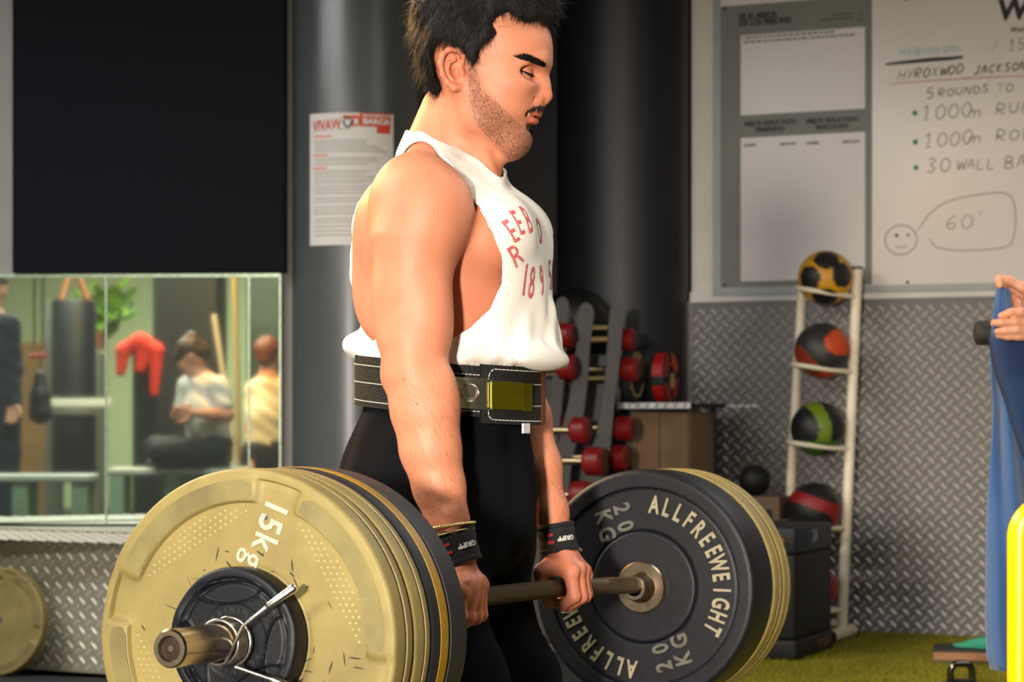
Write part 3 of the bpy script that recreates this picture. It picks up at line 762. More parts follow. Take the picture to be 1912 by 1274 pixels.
# ---- wrist wraps and bracelets
def band(a, b, r0, r1, name, mat, th=.003, squash=1., flare=.0015):
    a, b = np.array(a), np.array(b); L = np.linalg.norm(b-a); z = (b-a)/L
    R = Vector(z).to_track_quat('Z', 'Y').to_matrix().to_4x4(); R.translation = Vector(a)
    mb = MB(); pr = [(r0-th, 0), (r0, -.001), (r0+flare, .002), (r0+flare, .006), (r0, .0075)] + [(r0+(r1-r0)*t+.0006*math.sin(t*9), .0075+(L-.015)*t) for t in np.linspace(.1, .9, 6)] + [(r1, L-.0075), (r1+flare, L-.006), (r1+flare, L-.002), (r1, L+.001), (r1-th, L)]
    mb.lathe(pr, 48, 2, R); o = mb.obj(name, mat, lifter, 40); return o, R, L
def band_text(o, R, L, r, ang0, txt, side):
    """red bars and white letters wrapped on the band, centred where it faces the camera"""
    def wrap(me, a0, z0):
        for v in me.vertices:
            a = a0 + v.co.x/r; v.co = R @ Vector((r*math.cos(a), r*math.sin(a), z0+v.co.y))
        return me
    mb = MB()
    for k in (0, 1):
        m_ = MB(); nx = 6
        xs = np.linspace(-.006, .006, nx+1); Vv = [(x, y, 0) for x in xs for y in (-.0025, .0025)]; m_.add(Vv, [(2*i, 2*i+2, 2*i+3, 2*i+1) for i in range(nx)])
        link('red_stripe', wrap(m_.mesh('red_stripe'), ang0-side*.38, L*.5+(.0065 if k else -.0065)), o, red_band)
    me = text_mesh(txt, .0112, bold=.03, xs=1.15); me.transform(Matrix.Diagonal((-1, -1, 1, 1)))
    me.transform(Matrix.Diagonal((side, side, 1, 1))); link('white_lettering', wrap(me, ang0+side*.50, L*.55), o, white_print)
camB = BM.inverted() @ Vector((0, 0, HC))
for (a, b, r0, r1, sd) in ((Q(1036, 979, .22), Q(1045, 1031, .22), .0325, .0335, 1), (Q(842, 992, -.222), Q(863, 1053, -.22), .0365, .0325, 1)):
    o, R, L = band(a, b, r0, r1, 'wrist_wrap', black_band, .006)
    cl_ = R.inverted() @ camB; ang0 = math.atan2(cl_.y, cl_.x)
    band_text(o, R, L, r0+.0014, ang0, 'GRIPP', -1 if (R.to_3x3() @ Vector((0, 0, 1))).z < 0 else 1)
for (pa, pb, rr_, nm, rad) in ((Q(805, 988, -.223), Q(874, 977, -.223), .0019, 'rope_bracelet', .034), (Q(813, 1005, -.222), Q(875, 988, -.222), .0010, 'thin_bracelet', .0335)):
    pa, pb = np.array(pa), np.array(pb); c = (pa+pb)/2; u = (pb-pa)/np.linalg.norm(pb-pa); hw = np.linalg.norm(pb-pa)/2
    v = np.array((0, 1., 0)); n = np.cross(u, v); pts = []
    N_ = 120 if nm == 'rope_bracelet' else 60
    for i in range(N_):
        t = 2*PI*i/N_; wob = .0006*(i % 2) if nm == 'rope_bracelet' else 0
        pts.append(c + u*(hw*1.17+wob)*math.cos(t) + v*(.0445+wob)*math.sin(t))
    mb = MB(); mb.tube(pts, [rr_*(1+.35*(i % 2)) if nm == 'rope_bracelet' else rr_ for i in range(N_)], 8, True); mb.obj(nm, gold, lifter, 50)
# ================================================================== BARBELL AND PLATES
u3 = Vector((.4105, .912, -.0245)).normalized(); Fv = Vector((.912, -.4105, 0)).normalized(); upv = Fv.cross(-u3) * -1
upv = (-u3).cross(Fv).normalized()
def bar_mat(sp):
    """frame on the bar at sp metres from the far hub: x forward, y up, z towards the camera's side"""
    m = Matrix((Fv, upv, -u3)).transposed().to_4x4()
    m.translation = Vector((.249-.4105*sp, 4.32-.912*sp, HC-.337+.0245*sp)); return m
steel = M('worn_steel', (.62, .56, .48), .32, 1., var=(45, .55), c2=(.36, .30, .22), bump=(90, .06))
shaft_m = M('dark_shaft_steel', (.42, .36, .27), .38, .9, var=(60, .6, (1, 1, .2)), c2=(.24, .20, .14), bump=(900, .25))
knurl_m = M('knurled_steel', (.36, .31, .23), .55, .8, var=(900, .7), c2=(.20, .17, .12), bump=(1400, .9))
sleeve_m = M('polished_sleeve', (.72, .66, .60), .2, 1., var=(30, .45, (1, 1, .15)), c2=(.50, .42, .33), bump=(60, .04))
yellow_pl = M('dirty_yellow_rubber', (.56, .50, .29), .55, var=(9, .75), c2=(.43, .38, .23), bump=(55, .12), spec=.4)
yellow_rim = M('scuffed_yellow_rubber', (.50, .455, .275), .6, var=(14, .7), c2=(.36, .325, .21), bump=(60, .2), spec=.4)
bead_m = M('yellow_bead_rubber', (.64, .585, .36), .4, var=(30, .3), spec=.5)
scuff_m = M('dark_scuff', (.16, .13, .08), .8, var=(80, .5))
black_rub = M('black_rubber', (.095, .10, .115), .58, var=(26, .5), c2=(.135, .145, .16), bump=(80, .12), spec=.35)
navy_rub = M('blue_black_rubber', (.042, .049, .072), .5, var=(20, .55), c2=(.068, .078, .105), bump=(60, .15), spec=.3)
stripe_m = M('yellow_stripe', (.62, .47, .07), .5, var=(40, .4))
cream_print = M('cream_print', (.60, .565, .45), .7, var=(70, .45), c2=(.40, .38, .30))
silver_print = M('silver_raised_print', (.86, .84, .76), .3, .5, var=(60, .2))
dark_emboss = M('dark_raised_lettering', (.15, .16, .17), .55, var=(60, .3))
faded_print = M('faded_grey_print', (.40, .39, .34), .7, var=(50, .6), c2=(.16, .17, .18))

bar = empty('barbell', 'long steel barbell held in both hands, loaded with plates at both ends', 'barbell', bar_mat(.625))
SP0 = .625
def onbar(sp): return (0, 0, sp-SP0)           # local z along the bar, camera side positive
n_ = 48; pts = []
for sp in np.linspace(-.02, 1.27, n_):
    x = .018*(1-min(1, ((sp-.6)/.66)**2)); pts.append((0, x, sp-SP0))
def seg(a, b): return [p for p, sp in zip(pts, np.linspace(-.02, 1.27, n_)) if a <= sp <= b]
mb = MB(); mb.tube(pts, .0155, 24); mb.obj('shaft', shaft_m, bar, 40)
for a, b in ((.06, .20), (.44, .80), (.90, 1.2)):
    mb = MB(); mb.tube(seg(a, b), .01585, 24); mb.obj('knurled_grip', knurl_m, bar, 40)
for sp, d in ((0., -1), (1.25, 1)):
    mb = MB(); z = sp-SP0; o = -d
    mb.lathe([(.0155, z+o*.045), (.022, z+o*.045), (.024, z+o*.042), (.0255, z+o*.02), (.030, z+o*.012), (.047, z+o*.012), (.0495, z+o*.009), (.0495, z-o*.004), (.028, z-o*.005)], 48); mb.obj('collar_ring', steel, bar, 30)
    end = SP0+1.022*d if d > 0 else SP0-1.0; ze = end-SP0; mb = MB()
    mb.lathe([(.0245, z), (.0245, ze-d*.003), (.0225, ze), (.0165, ze), (.0155, ze-d*.001), (.0145, ze-d*.006), (.006, ze-d*.007), (.004, ze-d*.004), (.0005, ze-d*.004)], 48); mb.obj('sleeve', sleeve_m, bar, 30)
    mb = MB(); mb.lathe([(.0145, ze-d*.0055), (.0095, ze-d*.0050), (.0006, ze-d*.0052)], 32); mb.obj('end_plug', M('end_plug_dark', (.22, .17, .14), .5, .6, var=(80, .4)), bar, 30)

def sst(a, b, x): t = np.clip((x-a)/(b-a), 0, 1); return t*t*(3-2*t)
def adist(th, c): return np.abs((th-c+PI) % (2*PI)-PI)
def plate_mesh(name, R, th, hole, hfun, nr=64, nt=288, rim=.006, rimprof=None):
    """disc facing +z: front face relief hfun(r, angle), rounded rim, plain back"""
    rs = hole + (R-rim-hole)*np.linspace(0, 1, nr); A = np.arange(nt)*2*PI/nt
    rr, aa = np.meshgrid(rs, A, indexing='ij'); z = th/2 + hfun(rr/R, aa)
    rows = [np.stack([rr[i]*np.cos(A), rr[i]*np.sin(A), z[i]], 1) for i in range(nr)]
    ze = z[-1]
    for t in np.linspace(0, PI/2, 5)[1:]: rows.append(np.stack([(R-rim+rim*math.sin(t))*np.cos(A), (R-rim+rim*math.sin(t))*np.sin(A), ze-rim*(1-math.cos(t))], 1))
    for (f, dr) in (rimprof or []): rows.append(np.stack([(R+dr)*np.cos(A), (R+dr)*np.sin(A), np.full(nt, th/2-f*th)], 1))
    for t in np.linspace(PI/2, 0, 5): rows.append(np.stack([(R-rim+rim*math.sin(t))*np.cos(A), (R-rim+rim*math.sin(t))*np.sin(A), np.full(nt, -th/2+rim*(1-math.cos(t)))], 1))
    rows.append(np.stack([hole*np.cos(A), hole*np.sin(A), np.full(nt, -th/2)], 1)); rows.append(rows[0])
    V = np.concatenate(rows[:-1]); m = len(rows)-1; F = []; j = np.arange(nt); j2 = (j+1) % nt
    for i in range(m):
        k = (i+1) % m; F.append(np.stack([i*nt+j, k*nt+j, k*nt+j2, i*nt+j2], 1))
    me = mesh_np(name, V, np.concatenate(F)); bm = bmesh.new(); bm.from_mesh(me); bmesh.ops.recalc_face_normals(bm, faces=bm.faces); bm.to_mesh(me); bm.free()
    me.set_sharp_from_angle(angle=math.radians(38)); return me
RP = .225
GR = [math.radians(a) for a in (31, 121, 211, 301)]
def h_yellow(r, a):
    h = .006*sst(.925, .945, r)
    g = np.zeros_like(r)
    for c in GR:
        d = adist(a, c); ends = 1-sst(.60, .66, d + .25*np.clip(.86-r, 0, 1))
        g = np.maximum(g, sst(.795, .815, r)*ends)
        q, p = r*np.cos(d), r*np.sin(d)
        lens = sst(.625, .64, q)*(1-sst(.775, .79, r))*(d < 1)
        h = h - .0025*lens
    h = np.maximum(h, .0075*g) + .002*g*sst(.93, .94, r)*(1-sst(.94, .95, r))
    h = h - .0012*np.exp(-((r-.43)/.008)**2) - .003*np.exp(-((r-.93)/.010)**2)*(1-g)
    return h
def beads(parent, top):
    ico = []; mb = MB(); sp = .0092
    for c in GR:
        for iq, q in enumerate(np.arange(.648, .775, sp*.87/RP)):
            for p in np.arange(-.5, .5, sp/RP):
                p2 = p + (iq % 2)*sp/RP/2
                if q*q+p2*p2 > .765**2: continue
                x, y = RP*(q*math.cos(c)-p2*math.sin(c)), RP*(q*math.sin(c)+p2*math.cos(c)); V = [(x, y, top+.0012)]; F = []
                for (rad, hh) in ((.0022, .0003), (.0034, -.0024)):
                    V += [(x+rad*math.cos(t), y+rad*math.sin(t), top+hh) for t in np.arange(6)*PI/3]
                mb.add(V, [(1+j, 7+j, 7+(j+1) % 6, 1+(j+1) % 6) for j in range(6)], [(0, 1+j, 1+(j+1) % 6) for j in range(6)])
    return tag(mb.obj('grip_beads', bead_m, parent, 80), kind='stuff')
def yellow_plate(name, label, mat, detail=True, th=.047):
    t = empty(name, label, 'plate', mat)
    prof = [(.30, .0005), (.42, .0005), (.46, -.004), (.54, -.004), (.58, .0005), (.75, .0005)]
    d = link('disc', plate_mesh('disc', RP, th, .026, h_yellow, rimprof=prof), t, yellow_pl)
    if detail:
        beads(t, th/2-.0002)
        # scuffed raised grips as worn, browner rubber
        for c in GR:
            A = np.linspace(-.585, .585, 40); V = []; F = []
            for i, a in enumerate(A):
                e = 1-max(0, (abs(a)-.53)/.055)
                for r in (.815, .932): 
                    r2 = .8735+(r-.8735)*(.55+.45*e); V.append((RP*r2*math.cos(a+c), RP*r2*math.sin(a+c), th/2+.0081))
            F = [(2*i, 2*i+1, 2*i+3, 2*i+2) for i in range(39)]
            mb = MB(); mb.add(V, F); mb.obj('raised_grip', yellow_rim, t, 40)
    return t
def arc_text(mb, txt, R, a0, size, z, xs=.8, bold=.03, step=None, ext=.0012):
    """letters set clockwise round the centre, tops outwards, starting at angle a0 (degrees)"""
    a = a0
    for ch in txt:
        if ch != ' ':
            m4 = Matrix.Rotation(math.radians(a), 4, 'Z') @ Matrix.Translation((R, 0, z)) @ Matrix.Rotation(-PI/2, 4, 'Z')
            add_text(mb, ch, size, m4, bold=bold, xs=xs, ext=ext)
        a -= step
# near side, from the hands outwards
t = empty('bumper_plate', 'thick black bumper plate with yellow stripe on rim, nearest end of bar, inner side', 'plate', bar_mat(1.305))
link('disc', plate_mesh('disc', .2265, .11, .026, lambda r, a: .003*sst(.88, .9, r)-.003*np.exp(-((r-.75)/.01)**2), nr=24, nt=160, rim=.012, rimprof=[(.42, 0), (.43, -.004), (.47, -.004), (.48, 0)]), t, black_rub)
mb = MB(); R_ = .2267; A = np.arange(160)*2*PI/160; mb.lathe([(R_, .013), (R_+.0008, .0135), (R_+.0008, .0345), (R_, .035)], 160); mb.obj('rim_stripe', stripe_m, t, 40)
yp = yellow_plate('weight_plate', 'worn yellow 15 kg plate with beaded grips, facing us on the near end', bar_mat(1.4385), th=.046)
yp2 = yellow_plate('weight_plate', 'second yellow plate, squeezed between the 15 kg plate and the striped black bumper', bar_mat(1.3845), detail=False, th=.040)
zt = .023+.0002
for ch, x, y in zip('15kg', (.043, .034, .027, .011), (.174, .152, .1285, .1035)):
    mb = MB(); add_text(mb, ch, .050, Matrix.Translation((x, y, zt)) @ Matrix.Rotation(math.radians(-110), 4, 'Z'), bold=.004 if ch == 'g' else .018, xs=.92, ext=.0022); mb.obj('raised_letter', silver_print, yp)
for k in range(46):                                 # scuffs, streaks of dark rubber rubbed on
    a = RNG.uniform(0, 2*PI); r = RNG.uniform(.42, .78)*RP; L_ = RNG.uniform(.002, .014) if k else .048; w_ = RNG.uniform(.0004, .0013)
    if k == 0: a, r = math.radians(118), .62*RP
    an = math.radians(RNG.uniform(0, 180)) if k else math.radians(16); c = Vector((r*math.cos(a), r*math.sin(a), zt+.0003)); d = Vector((math.cos(an), math.sin(an), 0)); n2 = Vector((-d.y, d.x, 0))
    if min(adist(np.array(a), g) for g in GR) < .5 and r > .6*RP: continue
    mb = MB(); mb.add([c-d*L_, c-d*L_*.4+n2*w_, c+d*L_*.4+n2*w_*.8, c+d*L_, c+d*L_*.4-n2*w_, c-d*L_*.4-n2*w_*.7], None, [(0, 5, 1), (1, 5, 4), (1, 4, 2), (2, 4, 3)]); mb.obj('scuff', scuff_m, yp)
# small black plate
RS = .096
def h_small(r, a):
    h = .005*sst(.84, .88, r)*(1-.6*np.clip(np.sin(3*a+.6)*2-1, 0, 1)) - .003*np.exp(-((r-.8)/.03)**2)
    for c in (95, -10, 200, 300):
        d = adist(a, math.radians(c)); q, p = r*np.cos(d), r*np.sin(d)
        e = np.sqrt(((q-.66)/.155)**2+(p/.50)**2); h = h + .0022*np.exp(-((e-1)/.07)**2)*(d < 1.2) - .0022*(1-sst(.85, 1., e))*(d < 1.2)
    return h - .0015*sst(.30, .32, r)*(1-sst(.50, .52, r))
t = empty('small_weight_plate', 'small black rubber plate with oval grips outside the yellow 15 kg plate', 'plate', bar_mat(1.479))
sd = link('disc', plate_mesh('disc', RS, .030, .026, h_small, nr=60, nt=200, rim=.007), t, navy_rub)
mb = MB(); arc_text(mb, 'TRAINING', .040, 152, .0105, .0142, .9, .02, 15); arc_text(mb, 'TRAINING', .040, -28, .0105, .0142, .9, .02, 15); tag(mb.obj('raised_lettering', dark_emboss, t), kind='stuff')
# spring collar
t = empty('spring_collar', 'chrome wire spring collar clamped on the near sleeve', 'collar', bar_mat(1.50))
mb = MB(); pts_ = []
for i in range(130):
    a = 2*PI*i/26 - .9; z = .002+.0062*i/26*1.0; rr_ = .0285+(.004 if i < 20 else 0)*(1-i/20); pts_.append((rr_*math.cos(a), rr_*math.sin(a), z))
mb.tube(pts_, .0027, 10); mb.obj('coil', chrome, t, 50)
Mi = bar_mat(1.50).inverted()
def loc(px, py, Y): return Mi @ at(px, py, Y)
a0 = Vector(pts_[-1]); h1 = loc(453, 1170, 2.905); h2 = loc(497, 1135, 2.90); h3 = loc(551, 1097, 2.90)
mb = MB(); mb.tube([a0, a0*.6+h1*.4, h1, h2, h3], .0026, 10); mb.obj('handle_wire', chrome, t, 50)
mb = MB(); mb.tube([h2, h2*.96+h3*.04, h2*.9+h3*.1, h2*.05+h3*.95, h3, h3+(h3-h2)*.04], [.0028, .0040, .0052, .0062, .0058, .0035], 12); mb.obj('handle_grip', chrome, t, 50)
b0 = Vector(pts_[0]); g1 = loc(440, 1246, 2.905); g2 = loc(505, 1268, 2.90); g3 = loc(560, 1290, 2.90)
mb = MB(); mb.tube([b0, b0*.5+g1*.5, g1, g2, g3], .0026, 10); mb.obj('handle_wire', chrome, t, 50)
mb = MB(); mb.tube([g2, g2*.9+g3*.1, g3], [.004, .0058, .0058], 12); mb.obj('handle_grip', chrome, t, 50)
# far side
def h_bump(r, a): return .004*sst(.83, .85, r) - .003*np.exp(-((r-.84)/.008)**2) - .003*np.exp(-((r-.475)/.010)**2) + .0015*(r < .47)
t = empty('bumper_plate', 'big blue-black 20 kg bumper plate with cream lettering, far end of bar', 'plate', bar_mat(-.058))
link('disc', plate_mesh('disc', RP, .11, .026, h_bump, nr=70, nt=220, rim=.012), t, navy_rub)
for k in (0, 180):
    for i, ch in enumerate('ALLFREEWEIGHT'): mb = MB(); arc_text(mb, ch, .70*RP, 82+k-9.15*i, .047, .0555, .62, .030, 1); mb.obj('letter', cream_print, t)
    for j, s_ in enumerate(('20', 'KG')):
        mb = MB()
        for i, ch in enumerate(s_):
            m4 = Matrix.Rotation(math.radians(k), 4, 'Z') @ Matrix.Translation((-.046-.038*j+.008*i, .149-.034*i-.016*j, .0555)) @ Matrix.Rotation(math.radians(-72), 4, 'Z')
            add_text(mb, ch, .046, m4, bold=.028, xs=.8, ext=.0012)
        mb.obj('weight_marking', faded_print, t)
t = empty('weight_plate', 'yellow plate behind the blue-black 20 kg bumper, far end of bar', 'plate', bar_mat(-.1485))
link('disc', plate_mesh('disc', RP+.001, .044, .026, h_yellow, nr=30, nt=160, rimprof=[(.40, 0), (.46, -.004), (.54, -.004), (.60, 0)]), t, yellow_pl)
t = empty('weight_plate', 'outermost yellow plate on the far end of the bar', 'plate', bar_mat(-.2015))
link('disc', plate_mesh('disc', RP+.002, .040, .026, h_yellow, nr=30, nt=160, rimprof=[(.40, 0), (.46, -.004), (.54, -.004), (.60, 0)]), t, yellow_pl)
# ================================================================== THE ROOM
WR = Frame(1.627, 11.2, math.radians(-24.2)); WM_ = WR.mat()
MW = Frame(-1.647, 10.0, math.radians(-2)); MWM = MW.mat()
def reflect(p):
    n = Vector((math.sin(MW.ang), -math.cos(MW.ang), 0)); o = Vector((MW.x0, MW.y0, 0)); p = Vector(p)
    return p - 2*((p-o).dot(n))*n
def vt(px, py, Yv): return reflect(at(px, py, Yv))                 # where a thing seen in the mirror really stands
white_wall = M('white_paint', (.80, .78, .76), .55, var=(4, .15), bump=(60, .05))
dark_wall = M('charcoal_paint', (.06, .06, .08), .6, var=(3, .3), bump=(50, .06))
grey_wall = M('grey_paint', (.52, .50, .48), .6, var=(4, .2), bump=(50, .06))
col_paint = M('glossy_charcoal_paint', (.29, .30, .295), .30, var=(2.5, .45), c2=(.21, .22, .22), bump=(6, .05), spec=.6)
col_paint2 = M('dull_charcoal_paint', (.105, .105, .125), .5, var=(3, .5), c2=(.06, .06, .085), bump=(8, .06))
black_panel_m = M('black_vinyl', (.03, .037, .06), .9, spec=.2, var=(60, .35), c2=(.06, .07, .10), bump=(200, .15))
rubber_floor = M('rubber_floor', (.10, .10, .11), .75, var=(60, .6), c2=(.18, .18, .19), bump=(200, .2))
turf_m = M('green_turf', (.50, .48, .02), .95, var=(1.6, .65), c2=(.38, .38, .02), bump=(300, .6))
blade_m = M('turf_blades', (.56, .53, .03), .85, var=(1.4, .6), c2=(.40, .40, .03))
plate_metal = M('tread_plate_metal', (.40, .39, .385), .5, .3, var=(5, .3), c2=(.33, .325, .335), bump=(120, .08))
tread_m = M('tread_lozenge_glint', (.76, .73, .69), .42, .3, var=(9, .35), c2=(.62, .60, .58))  # lozenges lighter than the sheet: specular glints put into the colour
pale_metal = M('pale_tread_plate', (.66, .64, .56), .5, .25, var=(5, .3), c2=(.56, .545, .49))
pale_tread = M('pale_tread_lozenge', (.84, .81, .73), .42, .3, var=(9, .3), c2=(.70, .68, .60))
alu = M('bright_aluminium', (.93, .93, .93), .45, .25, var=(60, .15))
steel_edge = M('trim_steel', (.55, .54, .53), .4, .8, var=(30, .3))
ceil_m = M('dark_ceiling_paint', (.22, .22, .22), .8, var=(4, .3))
def st(o): return tag(o, kind='structure')
def wallbox(name, frame, f0, f1, l0, l1, z0, z1, mat, bev=0):
    mb = MB(); mb.box((f0, l0, z0), (f1, l1, z1), bev); o = mb.obj(name, mat); o.matrix_world = frame.mat(); return st(o)
ID = Frame(0, 0, 0)
wallbox('floor', ID, -8, 8, -5.5, 16, -.2, 0, rubber_floor)
wallbox('ceiling', ID, -8, 8, -5.5, 16, 3.6, 3.8, ceil_m)
wallbox('wall_back', ID, -3, 4, 13.4, 13.6, 0, 3.6, dark_wall)
wallbox('wall_rear', ID, -8, 8, -5.4, -5.2, 0, 3.6, M('sage_wall_paint', (.60, .66, .52), .7, var=(.8, .4), c2=(.74, .68, .50)))
wallbox('wall_far_left', ID, -7.2, -7, -5.4, 13.4, 0, 3.6, M('cream_wall_paint', (.66, .64, .58), .7, var=(1, .2)))
wallbox('wall_far_right', ID, 7, 7.2, -5.4, 9, 0, 3.6, grey_wall)
fL = WR.q(1289, 800)[0]
wr_o = wallbox('wall_right', WR, fL, 6.5, .02, .2, 0, 3.6, white_wall)
mw_o = wallbox('wall_left', MW, -5.6, MW.q(560, 600)[0], .06, .3, 0, 3.6, grey_wall)
def tread_mesh(w_, h_, p, x0=0, z0=0, ln=.052, wd=.0150, hh=.0042):
    nx, nz = int(w_/p), int(h_/p); V, F3, F4 = [], [], []; i, j = np.meshgrid(np.arange(nx), np.arange(nz), indexing='ij'); i, j = i.ravel(), j.ravel(); kp = (i+j) % 2 == 0; i, j = i[kp], j[kp]
    cx, cz = x0+(i+.5)*p, z0+(j+.5)*p; a = np.where(i % 2 == 0, PI/4, -PI/4); ca, sa = np.cos(a), np.sin(a)
    pts = [(-.5, 0, 0), (-.25, -.5, 0), (.25, -.5, 0), (.5, 0, 0), (.25, .5, 0), (-.25, .5, 0), (-.28, 0, 1), (.28, 0, 1)]
    for u, v, y in pts:
        X = cx+ca*u*ln-sa*v*wd; Z = cz+sa*u*ln+ca*v*wd; V.append(np.stack([X, np.full(len(X), -y*hh), Z], 1))
    V = np.stack(V, 1).reshape(-1, 3); b = (np.arange(len(i))*8)[:, None]
    f4 = np.concatenate([b+np.array(q) for q in ((1, 2, 7, 6), (4, 5, 6, 7))]); f3 = np.concatenate([b+np.array(q) for q in ((0, 1, 6), (2, 3, 7), (3, 4, 7), (5, 0, 6))])
    return mesh_np('tread_lozenges', V, [f4, f3], False)
zt_ = 1.66
mb = MB(); mb.box((fL+.01, 0, 0), (3.6, .018, zt_-.012)); sheet = mb.obj('trim_1', plate_metal, None, None, WM_); st(sheet)
link('tread_lozenges', tread_mesh(2.7, zt_-.02, .031, fL+.015, .005), sheet, tread_m)['kind'] = 'stuff'
mb = MB(); mb.box((fL-.012, -.006, 0), (fL+.012, .02, zt_)); st(mb.obj('trim_2', steel_edge, None, None, WM_))
mb = MB(); mb.box((fL, -.012, zt_-.012), (3.6, .02, zt_+.042), .004); st(mb.obj('trim_3', white_wall, None, None, WM_))
# streak of reflected light on the tread plate, modelled as a bright zigzag strip
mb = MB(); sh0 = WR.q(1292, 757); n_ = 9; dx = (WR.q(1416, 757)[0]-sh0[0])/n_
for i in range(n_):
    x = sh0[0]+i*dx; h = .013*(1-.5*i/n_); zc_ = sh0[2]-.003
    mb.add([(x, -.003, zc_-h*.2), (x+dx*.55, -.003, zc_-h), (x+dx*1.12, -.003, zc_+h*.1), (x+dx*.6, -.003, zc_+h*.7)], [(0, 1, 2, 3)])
st(mb.obj('light_streak', alu, None, None, WM_))
# columns
def column(name, px, Y, r, mat):
    c = at(px, 0, Y); mb = MB(); mb.lathe([(r, 0), (r, 3.6)], 96); o = mb.obj(name, mat, None, 40); o.location = (c.x, c.y, 0); return st(o)
column('column', 661, 10.2, .310, col_paint); cr = column('column', 1164, 11.62, .342, col_paint2)
# turf strip
T0 = [(.50, 3.0), (7, 3.0), (7, 8.6), (2.9, 10.62), (.9, 11.52), (.50, 11.4)]
mb = MB(); mb.poly(T0, 0, .012); turf = st(mb.obj('turf', turf_m))
n_ = 42000; bx, by = RNG.uniform(.7, 3.0, n_), RNG.uniform(8.6, 11.3, n_); ok = by < 11.45-(bx-1.0)*.449-.02; bx, by = bx[ok], by[ok]; n_ = len(bx)
a = RNG.uniform(0, PI, n_); hgt = RNG.uniform(.008, .018, n_); ln = RNG.normal(0, .006, (n_, 2)); c_, s_ = np.cos(a)*.0022, np.sin(a)*.0022; z_ = np.full(n_, .011)
V = np.stack([np.stack([bx-c_, by-s_, z_], 1), np.stack([bx+c_, by+s_, z_], 1), np.stack([bx+ln[:, 0], by+ln[:, 1], z_+hgt], 1)], 1).reshape(-1, 3)
tag(link('turf_blades', mesh_np('turf_blades', V, np.arange(n_*3).reshape(-1, 3), False), turf, blade_m), kind='stuff')
# left: black panel, mirror, clad ledge
q0, q1 = MW.q(25, 510, -.01), MW.q(533, 510, -.01)
mb = MB(); mb.box((q0[0], -.03, q0[2]), (q1[0], .05, 3.55), .004); o = mb.obj('wall_panel', black_panel_m, None, None, MWM); tag(o, 'matt black panel on the wall above the gym mirror', 'panel')
mirror_m = M('mirror_glass', (.86, .92, .86), .03, .965, var=(2.5, .12), c2=(.92, .94, .92), bump=(3, .003))
mir_edge = M('bevelled_glass_edge', (.78, .86, .76), .18, .5, var=(60, .5), c2=(.3, .34, .3))
mir = empty('wall_mirror', 'large gym wall mirror in panels above the tread plate ledge', 'mirror', MWM)
zb0, zb1 = .600, MW.q(260, 513)[2]
cuts = [-520, -190, 199, 466, 524]
for i in range(4):
    a_, b_ = MW.q(cuts[i], 700)[0], MW.q(cuts[i+1], 700)[0]
    mb = MB(); mb.box((a_+.003, 0, zb0), (b_-.003, .05, zb1)); mb.obj('mirror_panel', mirror_m, mir)
    mb = MB(); mb.box((b_-.006, -.003, zb0), (b_+.002, .0, zb1)); mb.obj('bevel_strip', mir_edge, mir)
mb = MB(); mb.box((MW.q(-520, 700)[0], -.004, zb1-.012), (MW.q(524, 700)[0], .0, zb1+.004)); mb.obj('top_bevel', mir_edge, mir)
A0 = Vector((-2.195-.579*3, 9.70+.29*3, 0)); A1 = Vector((-2.195, 9.70, 0)); A2 = Vector((-.98, 9.09, 0)); zl = .588
back0, back1 = Vector(MW.w((-2.6, 0, 0))), Vector(MW.w((.78, 0, 0)))
mb = MB(); mb.poly([(A0.x, A0.y), (A2.x, A2.y), (back1.x, back1.y+.02), (back0.x, back0.y+.02)], 0, zl); ledge = st(mb.obj('trim_5', pale_metal))
LF = Frame(A1.x, A1.y, math.atan2(A2.y-A1.y, A2.x-A1.x))
mb = MB(); mb.box((-2, -.006, zl-.004), (1.36, .02, zl+.006), .002); st(mb.obj('trim_6', M('brown_edge_trim', (.55, .46, .36), .5, .3, var=(40, .4)), None, None, LF.mat()))
o = link('tread_lozenges', tread_mesh(2.2, zl-.02, .031, -.85, .005), ledge, pale_tread); o.matrix_world = LF.mat(); o['kind'] = 'stuff'
o = link('top_lozenges', tread_mesh(2.4, .60, .031, -1.0, .0), ledge, pale_tread); o.matrix_world = Matrix.Translation((0, 0, zl)) @ LF.mat() @ Matrix.Rotation(-PI/2, 4, 'X') @ Matrix.Diagonal((1, 1, -1, 1)); o['kind'] = 'stuff'
# spare plate leaning on the ledge
Lm = Matrix.Translation((-2.13, 9.42, .222)) @ Matrix.Rotation(math.radians(-20), 4, 'Z') @ Matrix.Rotation(math.radians(83), 4, 'X')
yellow_plate('weight_plate', 'old yellow plate leaning against the tread plate ledge under the mirror', Lm)

# ================================================================== WHITEBOARD
wb = empty('whiteboard', 'large whiteboard with grey printed sheet and handwritten workout', 'whiteboard', WM_)
board_m = M('whiteboard_enamel', (.83, .80, .775), .22, var=(2, .12), spec=.5)
grey_print = M('grey_printed_sheet', (.44, .445, .41), .5, var=(3, .2))
frame_grey = M('grey_frame', (.58, .60, .60), .5, .2, var=(20, .2))
ink_black = M('black_ink', (.07, .08, .09), .6, var=(80, .3)); ink_brown = M('faded_marker', (.40, .36, .33), .7, var=(60, .55), c2=(.55, .50, .46))
ink_dark = M('dark_marker', (.25, .24, .22), .7, var=(60, .5), c2=(.45, .43, .40)); ink_green = M('green_marker', (.04, .52, .42), .6, var=(60, .2)); ink_pink = M('pink_marker', (.74, .52, .54), .7, var=(60, .4))
ink_cyan = M('smudged_cyan_marker', (.64, .74, .74), .7, var=(120, .9), c2=(.76, .76, .74)); white_sheet = M('white_print_field', (.80, .77, .76), .3, var=(2, .1))
def W2(px, py, l=-.03): q = WR.q(px, py, l); return q[0], q[2]
x0, z0 = W2(1330, 553); x1 = 3.3
